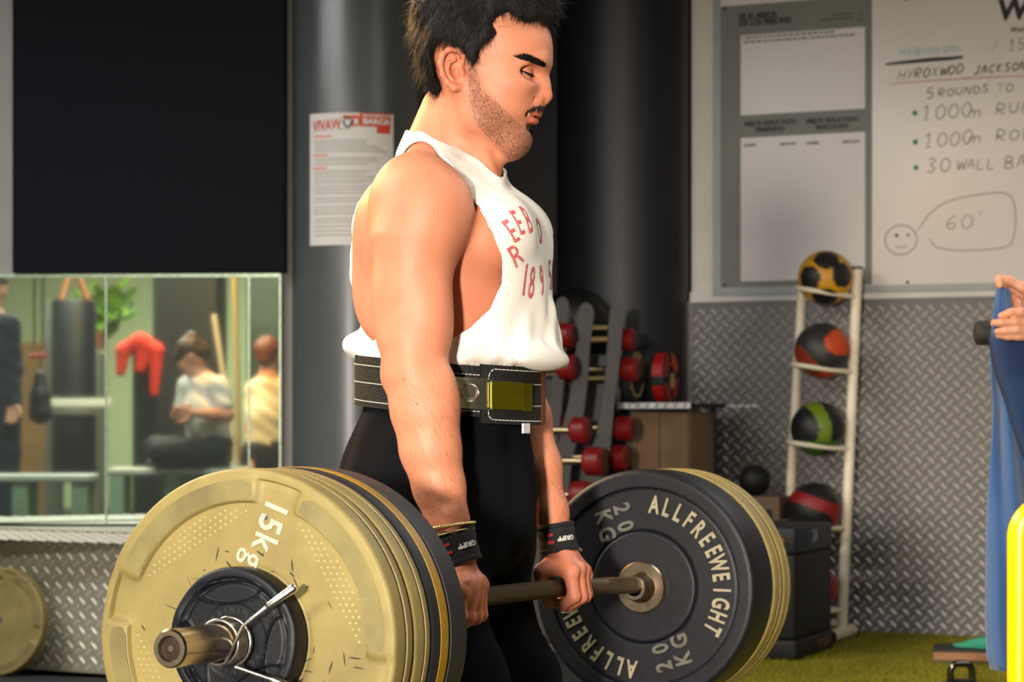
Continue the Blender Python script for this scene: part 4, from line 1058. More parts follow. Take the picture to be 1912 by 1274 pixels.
mb = MB(); mb.box((x0, -.022, z0), (x1, .02, 3.3), .003); mb.obj('frame', frame_grey, wb)
x0b, z0b = W2(1345, 540); mb = MB(); mb.box((x0b, -.026, z0b), (x1-.03, -.0215, 3.27)); mb.obj('writing_surface', board_m, wb)
sx1 = W2(1628, 300)[0]; ztop = (W2(1345, 12)[1]+W2(1480, 2)[1])/2
mb = MB(); mb.box((x0b+.0, -.0275, z0b+.004), (sx1, -.0262, ztop)); mb.obj('printed_sheet', grey_print, wb)
fx0, fx1 = W2(1383, 300)[0], W2(1615, 300)[0]
for (pt, pb) in ((64, 209), (258, 523)):
    mb = MB(); mb.box((fx0, -.0285, W2(1500, pb)[1]), (fx1, -.0276, W2(1500, pt-6)[1])); mb.obj('white_field', white_sheet, wb)
for px, py in ((1353, 17), (1353, 532), (1694, 527), (1693, -2)):
    x, z = W2(px, py); mb = MB(); mb.sphere((x, -.028, z), (.008, .004, .008), 12, 8); mb.obj('screw', ink_black, wb, 40)
TX = Matrix.Rotation(PI/2, 4, 'X')
def wtext(txt, px, py, h_px, mat, name, bold=.02, xs=1., align='LEFT', rot=0., shear=0., l=-.0292, w_px=None):
    x, z = W2(px, py); size = h_px/FPX*11.0/.72; me = text_mesh(txt, size, bold=bold, xs=xs, align=align, shear=shear)
    if w_px:
        v, _ = mesh_arrays(me); wd = v[:, 0].max()-v[:, 0].min(); me.transform(Matrix.Diagonal((abs(W2(px+w_px, py)[0]-x)/wd, 1, 1, 1)))
    me.transform(Matrix.Translation((x, l, z)) @ TX @ Matrix.Rotation(math.radians(rot), 4, 'Z')); return link(name, me, wb, mat)
wtext('SÉ EL MEJOR', 1380, 32, 11, ink_black, 'printed_heading', .045, w_px=72); wtext('DE LOS MEJORES', 1380, 44, 11, ink_black, 'printed_heading', .045, w_px=97)
wtext('MEJOR RESULTADO', 1390, 232, 9, ink_black, 'printed_heading', .04, w_px=97); wtext('FEMENINO', 1410, 243, 9, ink_black, 'printed_heading', .04, w_px=55)
wtext('MEJOR RESULTADO', 1505, 227, 9, ink_black, 'printed_heading', .04, w_px=98); wtext('MASCULINO', 1523, 238, 9, ink_black, 'printed_heading', .04, w_px=62)
for t_, px, w_ in (('NOMBRE', 1388, 24), ('RESULTADO', 1456, 30), ('NOMBRE', 1505, 24), ('RESULTADO', 1573, 32)): wtext(t_, px, 272-(px-1388)*.036, 5, ink_dark, 'printed_column_head', .05, w_px=w_)
for k, (pa, pb, y) in enumerate(((1388, 1558, 71), (1388, 1596, 79), (1555, 1592, 28), (1532, 1592, 37))):   # lines of print too small to read
    xa, za = W2(pa, y); xb, _ = W2(pb, y); mb = MB()
    x = xa
    while x < xb: l_ = RNG.uniform(.008, .03); mb.box((x, -.0291, za-.0045), (min(x+l_, xb), -.0287, za+.0045)); x += l_+.006
    tag(mb.obj('small_print', ink_dark, wb), kind='stuff')
xa, za = W2(1608, 30); mb = MB()
mb.tube([(xa-.014, -.029, za-.024), (xa-.010, -.029, za+.0), (xa, -.029, za+.026), (xa+.010, -.029, za), (xa+.014, -.029, za-.024), (xa, -.029, za-.016), (xa-.014, -.029, za-.024)], .0015, 6); mb.obj('printed_emblem', ink_dark, wb)
wtext('WOD', 1862, 21, 38, ink_black, 'printed_title', .045, shear=.12, l=-.0268); wtext('Workout', 1886, 56, 9, ink_black, 'printed_title', .04, l=-.0268)
GL = {'H': [[(0, 0), (0, 1)], [(0, .5), (.6, .52)], [(.6, 0), (.6, 1)]], 'Y': [[(0, 1), (.3, .5)], [(.65, 1), (.15, 0)]], 'R': [[(0, 0), (.02, 1), (.4, .98), (.52, .75), (.35, .52), (.05, .5), (.58, 0)]],
      'O': [[(.3, 1), (.05, .75), (.03, .3), (.28, 0), (.55, .25), (.58, .7), (.3, 1)]], 'X': [[(0, 1), (.55, 0)], [(.55, 1), (0, 0)]], 'W': [[(0, 1), (.18, 0), (.38, .7), (.58, 0), (.8, 1)]], 'D': [[(.02, 0), (.02, 1), (.4, .9), (.58, .5), (.4, .08), (.02, 0)]],
      'J': [[(.5, 1), (.48, .25), (.3, 0), (.05, .2)], [(.2, 1), (.7, 1)]], 'A': [[(0, 0), (.3, 1), (.6, 0)], [(.1, .4), (.5, .4)]], 'C': [[(.55, .85), (.3, 1), (.05, .7), (.05, .3), (.3, 0), (.55, .15)]], 'K': [[(0, 0), (0, 1)], [(.5, 1), (.02, .45), (.55, 0)]],
      'S': [[(.5, .9), (.25, 1), (.05, .78), (.25, .55), (.5, .3), (.3, 0), (0, .1)]], 'N': [[(0, 0), (.03, 1), (.5, 0), (.55, 1)]], '5': [[(.5, 1), (.08, 1), (.05, .55), (.4, .6), (.5, .3), (.3, 0), (0, .08)]], 'U': [[(0, 1), (.02, .3), (.25, 0), (.5, .25), (.55, 1)]],
      'T': [[(0, 1), (.65, 1)], [(.33, 1), (.3, 0)]], ':': [[(.1, .7), (.12, .62)], [(.1, .2), (.12, .12)]], '1': [[(.0, .72), (.25, 1), (.22, 0)], [(0, 0), (.45, .02)]], '0': [[(.3, 1), (.04, .7), (.04, .3), (.3, 0), (.6, .3), (.6, .7), (.3, 1)]],
      'm': [[(0, 0), (.02, .55)], [(.02, .4), (.2, .58), (.28, .4), (.28, 0)], [(.28, .4), (.48, .58), (.58, .4), (.6, 0)]], '3': [[(.05, .9), (.3, 1), (.5, .8), (.2, .55), (.5, .3), (.3, 0), (0, .1)]], 'L': [[(0, 1), (0, 0), (.5, .02)]], 'B': [[(0, 0), (.02, 1), (.4, .9), (.4, .62), (.05, .52), (.5, .42), (.5, .08), (0, 0)]],
      '6': [[(.45, 1), (.1, .6), (.05, .2), (.3, 0), (.5, .2), (.4, .45), (.08, .35)]], "'": [[(.2, 1.2), (.1, .9)]], '/': [[(0, -.1), (.4, 1.1)]], 'E': [[(.5, 1), (0, 1), (0, 0), (.5, 0)], [(0, .5), (.4, .5)]], 'M': [[(0, 0), (.05, 1), (.3, .3), (.55, 1), (.65, 0)]], 'P': [[(0, 0), (.02, 1), (.45, .9), (.45, .55), (.03, .5)]], ' ': []}
def smooth_path(P, n=5):
    P = [Vector(p) for p in P]
    if len(P) < 3: return P
    Q_ = [P[0]*2-P[1]] + P + [P[-1]*2-P[-2]]; out = []
    for i in range(1, len(Q_)-2):
        for k in range(n):
            t = k/n; a, b, c, d = Q_[i-1:i+3]; out.append(.5*((2*b)+(c-a)*t+(2*a-5*b+4*c-d)*t*t+(3*b-a-3*c+d)*t**3))
    return out+[P[-1]]
def ribbon(mb, pts, wd, l):
    """flat marker stroke on the board"""
    n = len(pts); V = []; F = []
    for i, p in enumerate(pts):
        d = (pts[min(i+1, n-1)]-pts[max(i-1, 0)]); d = d.normalized() if d.length > 1e-9 else Vector((1, 0)); s = Vector((-d.y, d.x))*wd*(.55+.45*min(1, i/2, (n-1-i)/2+.3))
        V += [(p.x+s.x, l, p.y+s.y), (p.x-s.x, l, p.y-s.y)]
    mb.add(V, [(2*i, 2*i+1, 2*i+3, 2*i+2) for i in range(n-1)])
def hand(txt, px, py, h, w_px, mat, name, wd=.0032, rot=0., slant=.12, l=-.0268):
    """handwritten capitals: baseline starts at px, py; h letter height in px; fits w_px"""
    x, z = W2(px, py); H1 = h/FPX*11.0; tot = sum(.85 if c != ' ' else .7 for c in txt); adv = (W2(px+w_px, py)[0]-x)/tot; cx = 0; o = None
    for ch in txt:
        if ch != ' ':
            mb = MB(); sc = adv/.85*1.0*.95; jy = RNG.normal(0, .03)*H1; l -= 2e-5
            for k, s_ in enumerate(GL[ch]):
                P = [Vector((x+cx+(a*sc+b*H1*slant), z+math.tan(math.radians(rot))*(cx)+b*H1*RNG.uniform(.96, 1.04)+jy)) for a, b in s_]; ribbon(mb, smooth_path(P), wd, l-k*1e-5)
            link(name, mb.mesh(name), wb, mat)
        cx += adv*(1 if ch != ' ' else .82)/1.0*(.85/.85)
hand('HYROXWOD', 1676, 150, 17, 106, ink_dark, 'handwriting', .0034, 3, .3); hand('JACKSON', 1817, 139, 15, 86, ink_dark, 'handwriting', .0036, 2, .25)
hand('5', 1730, 184, 19, 16, ink_dark, 'handwriting', .003); hand('ROUNDS', 1752, 180, 14, 84, ink_brown, 'handwriting', .003, 2); hand('TO:', 1860, 173, 15, 46, ink_brown, 'handwriting', .0028)
hand('1000', 1722, 224, 27, 82, ink_brown, 'handwriting', .0026, 1); hand('m', 1808, 219, 24, 26, ink_brown, 'handwriting', .0026); hand('RUN', 1860, 214, 20, 62, ink_brown, 'handwriting', .0028)
hand('1000', 1726, 276, 27, 80, ink_brown, 'handwriting', .0026, 1); hand('m', 1808, 269, 24, 26, ink_brown, 'handwriting', .0026); hand('ROW', 1860, 264, 20, 62, ink_brown, 'handwriting', .0028)
hand('30', 1730, 323, 26, 42, ink_brown, 'handwriting', .0026); hand('WALL', 1786, 318, 19, 66, ink_brown, 'handwriting', .0026); hand('BALLS', 1876, 314, 22, 96, ink_brown, 'handwriting', .0028)
hand("60'", 1766, 428, 26, 72, ink_brown, 'handwriting', .0022); hand('/ 15', 1852, 96, 20, 56, ink_brown, 'handwriting', .0026)
for k in range(13):                                  # wiped-out marker, no letters left
    x = 1680+k*8.8; y = 104-k*.55; mb = MB(); ribbon(mb, smooth_path([Vector(W2(x+RNG.uniform(-3, 3), y-14+RNG.uniform(-3, 3))), Vector(W2(x+RNG.uniform(-2, 5), y-7)), Vector(W2(x+RNG.uniform(-3, 6), y+RNG.uniform(-3, 2)))]), .0075, -.02675-k*2e-5); mb.obj('wiped_marker_smear', ink_cyan, wb)
for px, py in ((1708, 211), (1709, 265), (1710, 313)):
    x, z = W2(px, py); mb = MB(); mb.lathe([(.013, 0), (.011, .0006), (.0001, .0006)], 20, 1); o = mb.obj('bullet_dot', ink_green, wb); o.data.transform(Matrix.Translation((x, -.0272, z)))
mb = MB(); ribbon(mb, [Vector(W2(1662, 157)), Vector(W2(1740, 150)), Vector(W2(1830, 145)), Vector(W2(1960, 139))], .004, -.0267); mb.obj('pink_underline', ink_pink, wb)
mb = MB(); ribbon(mb, [Vector(W2(a, b)) for a, b in ((1654, 120), (1680, 117), (1740, 111), (1775, 109), (1798, 106))], .0098, -.0269); mb.obj('black_marker_line', ink_black, wb)
mb = MB(); c = Vector(W2(1682, 448)); ribbon(mb, [c+Vector((math.cos(a)*.079, math.sin(a)*.072)) for a in np.linspace(0, 2*PI, 40)], .0026, -.0269); mb.obj('drawn_face', ink_brown, wb)
for dx_, r_ in ((-.022, .009), (.036, .0065)):
    mb = MB(); mb.lathe([(r_, 0), (r_*.8, .0005), (.0001, .0005)], 14, 1); o = mb.obj('drawn_eye', ink_black, wb); o.data.transform(Matrix.Translation((c.x+dx_, -.0275, c.y+.022)))
mb = MB(); ribbon(mb, smooth_path([c+Vector(p) for p in ((-.03, -.03), (.0, -.036), (.03, -.03))]), .002, -.0269); mb.obj('drawn_mouth', ink_brown, wb)
mb = MB(); ribbon(mb, [Vector(p) for p in smooth_path([W2(a, b) for a, b in ((1714, 430), (1735, 400), (1770, 376), (1830, 363), (1880, 362), (1895, 390), (1893, 440), (1875, 462), (1800, 468), (1750, 462), (1735, 445))])], .0022, -.0269); mb.obj('speech_bubble', ink_brown, wb)

# ================================================================== POSTER ON THE LEFT COLUMN
pc = at(661, 0, 10.2); PR = .313
poster = empty('poster', 'white training poster with orange heading taped to the round column', 'poster', Matrix.Translation((pc.x, pc.y, 0)))
paper_m = M('poster_paper', (.80, .775, .75), .6, var=(5, .1)); orange_ink = M('orange_ink', (.78, .25, .12), .6, var=(40, .25)); orange2 = M('pale_orange_ink', (.84, .50, .38), .6, var=(40, .3)); grey_ink = M('grey_ink', (.66, .63, .60), .7, var=(60, .4))
def col_s(px):                                   # arc length along the column for a pixel column
    a = np.linspace(-PI*.98, -.02, 900); x = pc.x+PR*np.cos(a); y = pc.y+PR*np.sin(a); X = 956+FPX*x/y; return float(np.interp(px, X, a))
pz = lambda py: HC+(HY-py)/FPX*9.93
def wrapP(me, lift):
    for v in me.vertices:
        a = v.co.x; r = PR+lift; v.co = (r*math.cos(a), r*math.sin(a), v.co.y)
    return me
def patch(pxa, pxb, pya, pyb, lift, mat, name, parent=poster, tilt=0.):
    a, b = col_s(pxa), col_s(pxb); n = 14; mb = MB(); xs = np.linspace(a, b, n+1)
    V = []
    for lf in (0, 1):
        for i, x in enumerate(xs):
            for z in (pz(pyb), pz(pya)): V.append((x, z + tilt*(x-a), lf))
    me_v = [( (PR+lift*(1 if q[2] else .6))*math.cos(q[0]), (PR+lift*(1 if q[2] else .6))*math.sin(q[0]), q[1]) for q in V]
    m = 2*(n+1); F = [(2*i, 2*i+2, 2*i+3, 2*i+1) for i in range(n)]+[(m+2*i, m+2*i+1, m+2*i+3, m+2*i+2) for i in range(n)]
    F += [(0, 1, m+1, m), (2*n, m+2*n, m+2*n+1, 2*n+1)]+[(2*i, m+2*i, m+2*i+2, 2*i+2) for i in range(n)]+[(2*i+1, 2*i+3, m+2*i+3, m+2*i+1) for i in range(n)]
    mb.add(me_v, F); return mb.obj(name, mat, parent)
patch(579.5, 734, 213, 459, .002, paper_m, 'sheet')
patch(672, 729, 213, 238, .0035, orange_ink, 'orange_block'); patch(703, 728, 237, 250, .0033, orange_ink, 'orange_block'); patch(640, 672, 217, 224, .0033, orange2, 'orange_block')
def ptext(txt, pxa, pxb, py, h, mat, name, rot=0, bold=.02, lift=.0045):
    me = text_mesh(txt, h/FPX*9.93/.72, bold=bold, align='LEFT'); v, _ = mesh_arrays(me); a, b = col_s(pxa), col_s(pxb); s_ = (b-a)/(v[:, 0].max()-v[:, 0].min())
    me.transform(Matrix.Translation((a, pz(py), 0)) @ Matrix.Diagonal((s_, 1, 1, 1)))
    for q in me.vertices: q.co.y += math.tan(math.radians(rot))*(q.co.x-a)*PR
    return link(name, wrapP(me, lift), poster, mat)
ptext('VIVAW', 585, 638, 238, 20, orange_ink, 'heading', 4); ptext('D', 656, 671, 230, 19, orange_ink, 'heading', 0); ptext('BARCA', 677, 727, 229, 10, paper_m, 'heading', 0, .05, .005); ptext('PROGRAMACIÓN', 677, 727, 218, 5, paper_m, 'heading', 0, .04, .005)
a = col_s(649); mb = MB(); cz = pz(228); rb = lambda da, dz, r=.005: ((PR+r)*math.cos(a+da), (PR+r)*math.sin(a+da), cz+dz)
mb.tube([rb(.055*math.cos(t), .026*math.sin(t)) for t in np.linspace(PI*.95, 2.05*PI, 16)], .0035, 8); mb.obj('round_emblem', ink_black, poster)
mb = MB(); mb.tube([rb(-.04, .02), rb(-.02, .008), rb(0, .016), rb(.02, .008), rb(.04, .02)], .0035, 8); mb.obj('round_emblem', ink_black, poster)
patch(631, 655, 242, 244, .0033, grey_ink, 'small_print')
for py, pb, m_ in ((256, 620, orange2), (291, 612, orange2), (315, 610, orange2)): patch(586, pb, py-1.6, py+1.6, .0033, m_, 'section_heading')
mb_rows = [264, 269, 274, 279, 284, 297, 302, 308, 321, 326, 332, 338, 343, 350, 356, 362, 372, 378, 388, 394, 400, 410, 416, 424, 432, 440]
for i, py in enumerate(mb_rows): tag(patch(586+RNG.uniform(0, 3), RNG.uniform(670, 724), py-1.0, py+1.0, .0033, grey_ink, 'line_of_print'), kind='stuff')

# ================================================================== SHELF, PLATES, RACKS
rk = Frame(0, 0, math.radians(-24.2))
wood_m = M('plywood', (.46, .36, .26), .6, var=(14, .45, (1, 1, .12)), c2=(.36, .28, .20), bump=(60, .1)); dark_plastic = M('dark_plastic', (.06, .06, .065), .5, var=(30, .4))
sp = at(1155, 757, 10.95); ep = at(1290, 757, 10.72)
shelf = empty('shelf', 'dark wall shelf with bright aluminium tread lip below the stored plates', 'shelf', Matrix.Translation((sp.x, sp.y, sp.z)) @ Matrix.Rotation(math.atan2(ep.y-sp.y, ep.x-sp.x), 4, 'Z'))
sw = math.hypot(ep.x-sp.x, ep.y-sp.y); mb = MB(); mb.box((0, 0, -.012), (sw, .34, .008)); mb.obj('board', dark_plastic, shelf)
mb = MB(); mb.box((.0, -.008, -.016), (sw, .0, .012), .002); mb.obj('aluminium_lip', alu, shelf)
o = link('lip_lozenges', tread_mesh(sw, .028, .026, 0, -.014, .03, .012, .003), shelf, M('shiny_lozenge', (.70, .70, .71), .35, .5, var=(60, .4))); o.data.transform(Matrix.Translation((0, -.0085, 0))); o['kind'] = 'stuff'
mb = MB(); mb.tube([(.05, .3, -.012), (.05, .3, -1.1)], .015, 10); mb.tube([(sw-.05, .3, -.012), (sw-.05, .3, -1.1)], .015, 10); mb.obj('support', dark_plastic, shelf)
red_rub = M('red_vinyl', (.62, .05, .06), .45, var=(40, .3)); orange_rub = M('orange_vinyl', (.75, .26, .08), .45, var=(40, .3)); gold_print = M('gold_print', (.70, .58, .38), .6, var=(60, .4))
def shelf_plate(label, px, Y, R, th, zc, detail, group=None):
    c = at(px, 700, Y); ax = Vector((.93, -.36, 0)).normalized(); m = Matrix((Vector((.36, .93, 0)).normalized(), Vector((0, 0, 1)), ax)).transposed().to_4x4(); m.translation = (c.x, c.y, zc+R)
    t = empty('weight_plate', label, 'plate', m); link('disc', plate_mesh('disc', R, th, .026, lambda r, a: .004*sst(.85, .88, r)+.003*(r < .35), nr=16, nt=72, rim=.006), t, black_rub); detail(t, R, th/2); return t
sz = sp.z+.0105
def d_gold(t, R, h):
    mb = MB(); mb.lathe([(R*.80, h+.001), (R*.80, h+.003), (R*.72, h+.003), (R*.72, h+.001)], 48); mb.obj('gold_ring', gold_print, t)
    mb = MB(); arc_text(mb, 'OLYMPIC', R*.55, 150, .035, h+.002, .8, .03, 22); mb.obj('gold_lettering', gold_print, t)
def d_plain(t, R, h):
    mb = MB(); mb.lathe([(.045, h+.001), (.045, h+.004), (.028, h+.004), (.028, h+.001)], 32); mb.obj('hub', steel_edge, t)
def d_red(t, R, h):
    for k in range(4):
        a0, a1 = math.radians(20+90*k), math.radians(88+90*k); A = np.linspace(a0, a1, 12); V = []
        for r in (.48, .97):
            V += [(R*r*math.cos(x), R*r*math.sin(x), h+.0058) for x in A]
        mb = MB(); mb.add(V, [(i, i+1, 13+i, 12+i) for i in range(11)]); mb.obj('coloured_segment', orange_rub if k == 0 else red_rub, t)
        V = [(R*1.002*math.cos(x), R*1.002*math.sin(x), z) for z in (-h*.8, h*.9) for x in A]; mb = MB(); mb.add(V, [(i, i+1, 13+i, 12+i) for i in range(11)]); mb.obj('rim_segment', red_rub, t)
    mb = MB(); add_text(mb, '10', .10, Matrix.Translation((R*.1, -.02, h+.007)), bold=.03, xs=.7, ext=.001); mb.obj('weight_marking', gold_print, t)
shelf_plate('black plate with gold ring on the shelf, beside the red dumbbells', 1180, 10.86, .136, .05, sz, d_gold); shelf_plate('plain black plate standing in the middle of the shelf', 1214, 11.20, .150, .06, sz, d_plain); shelf_plate('red and black 10 plate standing at the right end of the shelf', 1240, 10.92, .124, .060, sz, d_red)
# wooden cabinet under the shelf
a0 = at(1176, 770, 10.98); cab = empty('wooden_cabinet', 'brown wooden cabinet standing under the shelf by the tread plate', 'cabinet', Matrix.Translation((a0.x, a0.y, 0)) @ Matrix.Rotation(math.atan2(ep.y-sp.y, ep.x-sp.x), 4, 'Z'))
cw = sw*.80; mb = MB(); mb.box((0, .02, 0), (cw, .26, a0.z), .004); mb.obj('carcass', wood_m, cab)
for i in range(2): mb = MB(); mb.box((.006+i*cw/2, .004, .03), (cw/2*(i+1)-.003, .02, a0.z-.004), .003); mb.obj('door', wood_m, cab)
# dumbbell racks
rack_grey = M('rack_grey_steel', (.165, .155, .145), .5, .3, var=(12, .35), bump=(60, .05)); red_head = M('red_dumbbell_rubber', (.46, .05, .055), .42, var=(30, .4), spec=.5); handle_m = M('chrome_handle', (.74, .66, .50), .28, 1., var=(60, .3)); cap_m = M('dumbbell_cap', (.36, .12, .11), .5, .2, var=(40, .5))
def rack(label, Y, ups, rungs):
    base = at(ups[0][0][0], 1200, Y); t = empty('dumbbell_rack', label, 'rack', Matrix.Translation((base.x, Y, 0)))
    for up in ups:
        L = [at(a, y, Y)-Vector((base.x, Y, 0)) for a, b, y in up]; R = [at(b, y, Y)-Vector((base.x, Y, 0)) for a, b, y in up]
        top_c = (L[0]+R[0])/2; rw = (R[0].x-L[0].x)/2; arc = [(top_c.x+rw*math.cos(k), top_c.z+rw*1.35*math.sin(k)) for k in np.linspace(PI, 0, 12)]
        ls = smooth_path([Vector((p.x, p.z)) for p in L], 4); rs_ = smooth_path([Vector((p.x, p.z)) for p in R], 4)
        out = [(p.x, p.y) for p in reversed(ls)] + arc[1:-1] + [(p.x, p.y) for p in rs_]
        mb = MB(); mb.poly(out, -.022, .022, Matrix.Rotation(PI/2, 4, 'X')); mb.obj('upright', rack_grey, t)
        f0, f1 = out[0], out[-1]; mb = MB(); mb.box((min(f0[0], f1[0])-.10, -.16, 0), (max(f0[0], f1[0])+.06, .16, .05), .008); mb.obj('foot', rack_grey, t)
    for (pa, pb, y) in rungs:
        a, b = at(pa, y, Y)-Vector((base.x, Y, 0)), at(pb, y, Y)-Vector((base.x, Y, 0)); mb = MB(); mb.tube([a, b], .012, 12); mb.obj('rung', handle_m, t)
    return t
u2 = [(1138, 1165, 584), (1134, 1160, 640), (1130, 1154, 700), (1122, 1146, 760), (1108, 1140, 830), (1090, 1130, 900), (1080, 1125, 1000), (1078, 1122, 1204)]
u1 = [(1079, 1109, 586), (1076, 1102, 640), (1068, 1096, 720), (1052, 1086, 790), (1034, 1068, 860), (1024, 1062, 940), (1020, 1060, 1204)]
u0 = [(1037, 1062, 572), (1035, 1058, 640), (1030, 1052, 720), (1018, 1044, 800), (1000, 1034, 900), (994, 1030, 1204)]
um = [(975, 1003, 575), (972, 998, 640), (962, 990, 720), (945, 980, 800), (930, 965, 900), (925, 965, 1204)]
rack('grey curved dumbbell tower nearest the round dark column', 10.40, [u1, u2], [(1096, 1140, 611), (1094, 1138, 634), (1090, 1133, 707)])
rack('grey curved dumbbell tower half hidden behind the lifter', 10.55, [um, u0], [(990, 1042, 620), (985, 1038, 700)])
def dumbbell_at(px, py, Y, R, label, dx=115):
    c = at(px, py, Y); t = empty('dumbbell', label, 'dumbbell', Matrix.Translation(c) @ Matrix.Rotation(math.radians(-24.2), 4, 'Z'), group='red dumbbells on the racks')
    L = dx/FPX*Y/.912; hl = .086*R/.058
    for s_ in (0, -1):
        x = s_*L; mb = MB(); pr = [(.001, x-hl/2), (R*.72, x-hl/2), (R*.80, x-hl/2+.004), (R*.97, x-hl/2+.012)]
        for k in range(4): z = x-hl/2+.014+(hl-.028)*k/4; pr += [(R, z+.001), (R, z+(hl-.028)/4-.003), (R*.955, z+(hl-.028)/4-.0015)]
        pr += [(R*.97, x+hl/2-.012), (R*.80, x+hl/2-.004), (R*.72, x+hl/2), (.001, x+hl/2)]
        mb.lathe(pr, 32, 0); mb.obj('head', red_head, t, 35)
        if s_ == 0: mb = MB(); mb.lathe([(R*.70, x+hl/2+.0004), (R*.62, x+hl/2+.003), (R*.3, x+hl/2+.003), (.0005, x+hl/2+.001)], 32, 0); mb.obj('end_cap', cap_m, t, 35)
    mb = MB(); mb.lathe([(.0135, -L+hl*.4), (.0165, -L*.5), (.0135, -hl*.4)], 16, 0); mb.obj('handle', handle_m, t, 40); return t
for a in ((1171, 634, 10.50, .052, 'red dumbbell on the top tier, just above the gold ringed plate'), (1177, 690, 10.50, .058, 'red dumbbell overlapping the gold ringed plate on the shelf'), (1166, 800, 10.52, .058, 'red dumbbell in front of the wooden cabinet, upper of two'), (1156, 855, 10.50, .060, 'red dumbbell in front of the wooden cabinet, lower of two, close above the black bumper'),
          (1056, 626, 10.30, .055, 'red dumbbell beside the white tank top, top tier of the rack'), (1060, 686, 10.28, .058, 'red dumbbell just below the hem of the white tank top'), (1084, 804, 10.20, .060, 'red dumbbell beside the forearm, third tier from the top'), (1110, 862, 10.16, .064, 'big red dumbbell beside the forearm, lowest full tier'), (1086, 925, 10.2, .064, 'red dumbbell peeking out above the black bumper plate')): dumbbell_at(*a)
o_b = at(1075, 600, 11.0); mb = MB(); mb.sphere((0, 0, 0), .165, 40, 24); ob_ = mb.obj('exercise_ball', M('black_ball_rubber', (.03, .03, .032), .5, var=(20, .3)), None, 60); ob_.location = o_b; tag(ob_, 'black ball resting on top behind the dumbbell rack', 'ball')
# a stand under that ball
st_t = MB(); st_t.box((o_b.x-.16, 10.88, 0), (o_b.x+.16, 11.12, o_b.z-.16), .01); tag(st_t.obj('storage_box', dark_plastic), 'tall dark storage box behind the dumbbell racks', 'box')

# ---- medicine ball rack
white_tube = M('white_powder_coat', (.92, .87, .77), .4, var=(14, .2), bump=(80, .05)); cap_black = M('black_end_cap', (.05, .05, .05), .5, var=(30, .3))
rackT = empty('ball_rack', 'white tubular medicine ball rack in front of the tread plate wall', 'rack', Matrix.Translation(floor_at(1560, 1185)))
o3 = rackT.location.copy(); rel = lambda p: Vector(p)-o3
rb_ = at(1572, 1163, 10.72); rt = at(1601, 503, 10.95); lb = at(1462, 1150, 10.86); lt = at(1498, 535, 11.06)
def tubeobj(name, P, r, mat=white_tube, parent=rackT, n=14): mb = MB(); mb.tube([rel(p) for p in P], r, n); return mb.obj(name, mat, parent, 50)
tubeobj('post', [rb_, rt], .0255); tubeobj('post', [lb, lt], .0235)
tubeobj('post_cap', [rt, rt+Vector((0, 0, .012))], .027, cap_black)
for pb_, dz in ((rb_, 0), (lb, .0)):
    u = Vector((.41, .912, 0)); p0, p1 = pb_-u*.20, pb_+u*.17; p0.z = p1.z = .047; 
    tubeobj('foot', [p0, p1], .031); tubeobj('foot_cap', [p0-u*.03, p0], .034, cap_black); tubeobj('foot_cap', [p1, p1+u*.03], .034, cap_black); tubeobj('post_socket', [Vector((pb_.x, pb_.y, .047)), pb_+Vector((0, 0, .02))], .027)
tubeobj('cross_tube', [Vector((lb.x, lb.y, .09)), Vector((rb_.x, rb_.y, .09))], .022)
balls = []
def hoop(pyl, pyr, cx, cy):
    """holder: rod from the left post round the front of the ball to the right post, and one behind"""
    tL = lambda py: lt+(lb-lt)*((py-535)/(1150-535)); tR = lambda py: rt+(rb_-rt)*((py-503)/(1163-503))
    a, b = tL(pyl), tR(pyr); mid = (a+b)/2; c = at(cx, cy, mid.y-.115); u = Vector((-.41, -.912, 0)); wv = (b-a)
    front = [a, a+wv*.02+u*.08, a+wv*.10+u*.165, a+wv*.28+u*.205, a+wv*.55+u*.195, a+wv*.8+u*.14, a+wv*.95+u*.05, b]
    front = smooth_path(front, 5); tubeobj('holder_rod', front, .0125); tubeobj('holder_rod', [a, b], .0125)
    ctr = (a+b)/2+u*.095; return ctr
hs_ = [hoop(540, 556, 1541, 518), hoop(682, 698, 1535, 655), hoop(826, 842, 1527, 800), hoop(975, 990, 1520, 950), hoop(1128, 1140, 1514, 1095)]
ball_specs = [((1541, 519), 51, 'yellow', 'yellow and black spotted medicine ball on the top tier'), ((1535, 655), 52, 'orange', 'orange and dark grey medicine ball on the second tier'), ((1527, 801), 51, 'green', 'green and black medicine ball on the third tier'), ((1520, 952), 51, 'red', 'red and black medicine ball just above the black box'), ((1518, 1098), 46, 'crimson', 'crimson medicine ball low in the rack behind the black box')]
def fib(n): i = np.arange(n)+.5; ph = np.arccos(1-2*i/n); th = PI*(1+5**.5)*i; return np.stack([np.cos(th)*np.sin(ph), np.sin(th)*np.sin(ph), np.cos(ph)], 1)
ballmat = M('medicine_ball_rubber', (.5, .5, .5), .45, attr=True, bump=(260, .3), var=(60, .15), spec=.5)
seam_m = M('ball_seam', (.04, .04, .04), .5, var=(60, .3))
